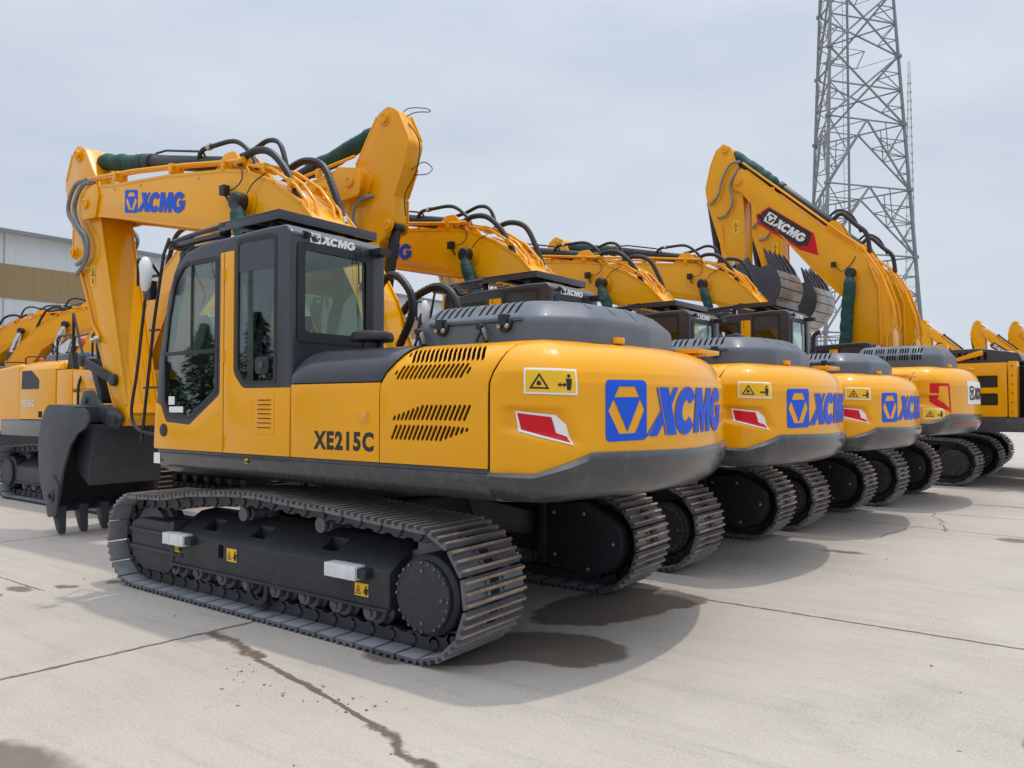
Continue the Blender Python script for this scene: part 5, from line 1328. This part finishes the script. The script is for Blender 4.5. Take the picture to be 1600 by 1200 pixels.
base = mixc(mrange(noise(110, 2, .6), .52, .66, 0, .55), base, (.28, .255, .225))
base = mixc(mrange(noise(26, 4, .8), .66, .74, 0, .75), base, (.22, .20, .18))
v_ = N('ShaderNodeTexVoronoi'); v_.inputs['Scale'].default_value = 3.2; t.links.new(PW2, v_.inputs[0])
base = mixc(mathn('MULTIPLY', mrange(v_.outputs['Distance'], .050, .030), mrange(noise(1.1, 2), .50, .56)), base, (.16, .14, .125))
tm = mathn('MULTIPLY', mrange(noise(1.0, 3, .6, stretch=(.10, 2.6, 1), rot=R(8)), .56, .66), mrange(noise(14, 4, .75), .42, .60))
base = mixc(mathn('MULTIPLY', tm, .3), base, (.20, .185, .165))
sp_ = mrange(noise(3.4, 7, .82), .60, .74)
base = mixc(mathn('MULTIPLY', sp_, .6), base, (.22, .195, .165))
# joints between slabs and cracks
J = [seg(.15, 3.6, -.09, 1.35, .038), seg(-.02, 1.70, -.81, 1.90, .075, PW, .17, .6), seg(-.81, 1.90, -1.56, 2.02, .045), seg(-1.50, 2.01, -2.2, 2.17, .03), seg(-2.1, 2.13, -2.75, 2.34, .06, PW, .17, .6), seg(-2.7, 2.33, -4.5, 2.7, .05),
     seg(4.0, -1.10, -2.3, -1.17, .03), seg(-2.3, -1.17, -12, -1.19, .035), seg(12, -6.62, -1.9, -6.56, .03), seg(-1.9, -6.56, -12, -5.2, .028), seg(12, -8.0, -14, -7.85, .03), seg(12, -12.2, -14, -12.4, .04), seg(12, -17, -14, -17, .05), seg(12, -23, -14, -23, .05), seg(12, -30, -14, -30, .06), seg(5.2, 6, 5.0, -3, .03), seg(-5.3, -1.2, -5.5, -30, .04), seg(-3.35, -6.4, -3.0, -4.9, .018, PW, .17), seg(-3.7, -6.2, -3.35, -7.9, .02, PW, .17), seg(2.2, 1.9, 12, 1.9, .02), seg(9.6, 8, 9.4, -20, .03)]
jm = union([j for j in J])
jm = mathn('MULTIPLY', jm, mrange(noise(7, 4), .25, .45, .55, 1))
base = mixc(jm, base, (.125, .098, .070))
# damp and dirty patches
wet = union([ell(-2.20, .62, .50, .34, 20, .12), ell(-1.75, 1.0, .62, .30, 40, .14), ell(-2.0, -.55, .75, .42, 75, .12), ell(-2.25, -1.0, .34, .30, 0, .12), ell(-.82, 3.46, .62, .17, 15, .5), ell(-1.12, 3.42, .25, .2, 15, .5), ell(2.42, 1.98, .17, .07, 10, .5), ell(2.20, 1.70, .09, .06, 10, .5), ell(2.05, 1.38, .07, .05, 0, .5), ell(2.36, 2.2, .10, .06, 10, .5), ell(-2.95, -4.0, .26, .07, 0, .8), ell(-4.2, -9.4, .5, .06, 0, .8), ell(-4.45, -5.9, .22, .16, 0, .6), ell(-4.80, .50, .05, .10, 0, .5)])
stain = mathn('MULTIPLY', wet, mrange(noise(3, 4), .2, .5, .72, .95))
base = mixc(stain, base, (.150, .125, .100))
t.links.new(base, bs.inputs['Base Color'])
t.links.new(mrange(stain, 0, 1, .85, .55), bs.inputs['Roughness'])
bs.inputs['Specular IOR Level'].default_value = .35
bp = N('ShaderNodeBump'); bp.inputs['Strength'].default_value = .35; bp.inputs['Distance'].default_value = .01
hh = mathn('SUBTRACT', mathn('ADD', noise(40, 4, .7), mathn('MULTIPLY', noise(9, 4, .7, stretch=(.5, 3, 1), rot=R(28)), 1.2)), mathn('MULTIPLY', jm, 1.5))
t.links.new(hh, bp.inputs['Height']); t.links.new(bp.outputs[0], bs.inputs['Normal'])
M['concrete'] = gm
m = MB(); g = m.verts([(-700, -700, 0), (700, -700, 0), (700, 700, 0), (-700, 700, 0)]); m._f(g); go = m.build('ground', 'concrete'); tag(go, kind='structure')

q = MB(); rr = random.Random(5)
for k in range(150):
    x = rr.uniform(-5.2, 3.5); y = rr.uniform(-6, 3.8); r_ = rr.choice((.002, .003, .004, .006, .009))
    if rr.random() < .4: x, y = -.8 - 1.4 * rr.random(), 1.9 + .3 * rr.random()
    rg = [[(x + r_ * f * (1 + rr.uniform(-.3, .3)) * math.cos(a), y + r_ * f * (1 + rr.uniform(-.3, .3)) * math.sin(a), z) for a in (0, 1.2, 2.5, 3.8, 5)] for f, z in ((1, .0), (.9, r_ * .6), (.4, r_ * .9))]
    q.rings(rg)
me = bpy.data.meshes.new('grit'); q.bm.to_mesh(me); q.bm.free(); mat('stone', (.16, .14, .115), .9, noise=.4, nscale=30); me.materials.append(M['stone']); o = bpy.data.objects.new('grit', me); C.objects.link(o); tag(o, 'small stones and crumbs scattered on the concrete', 'grit', kind='stuff')
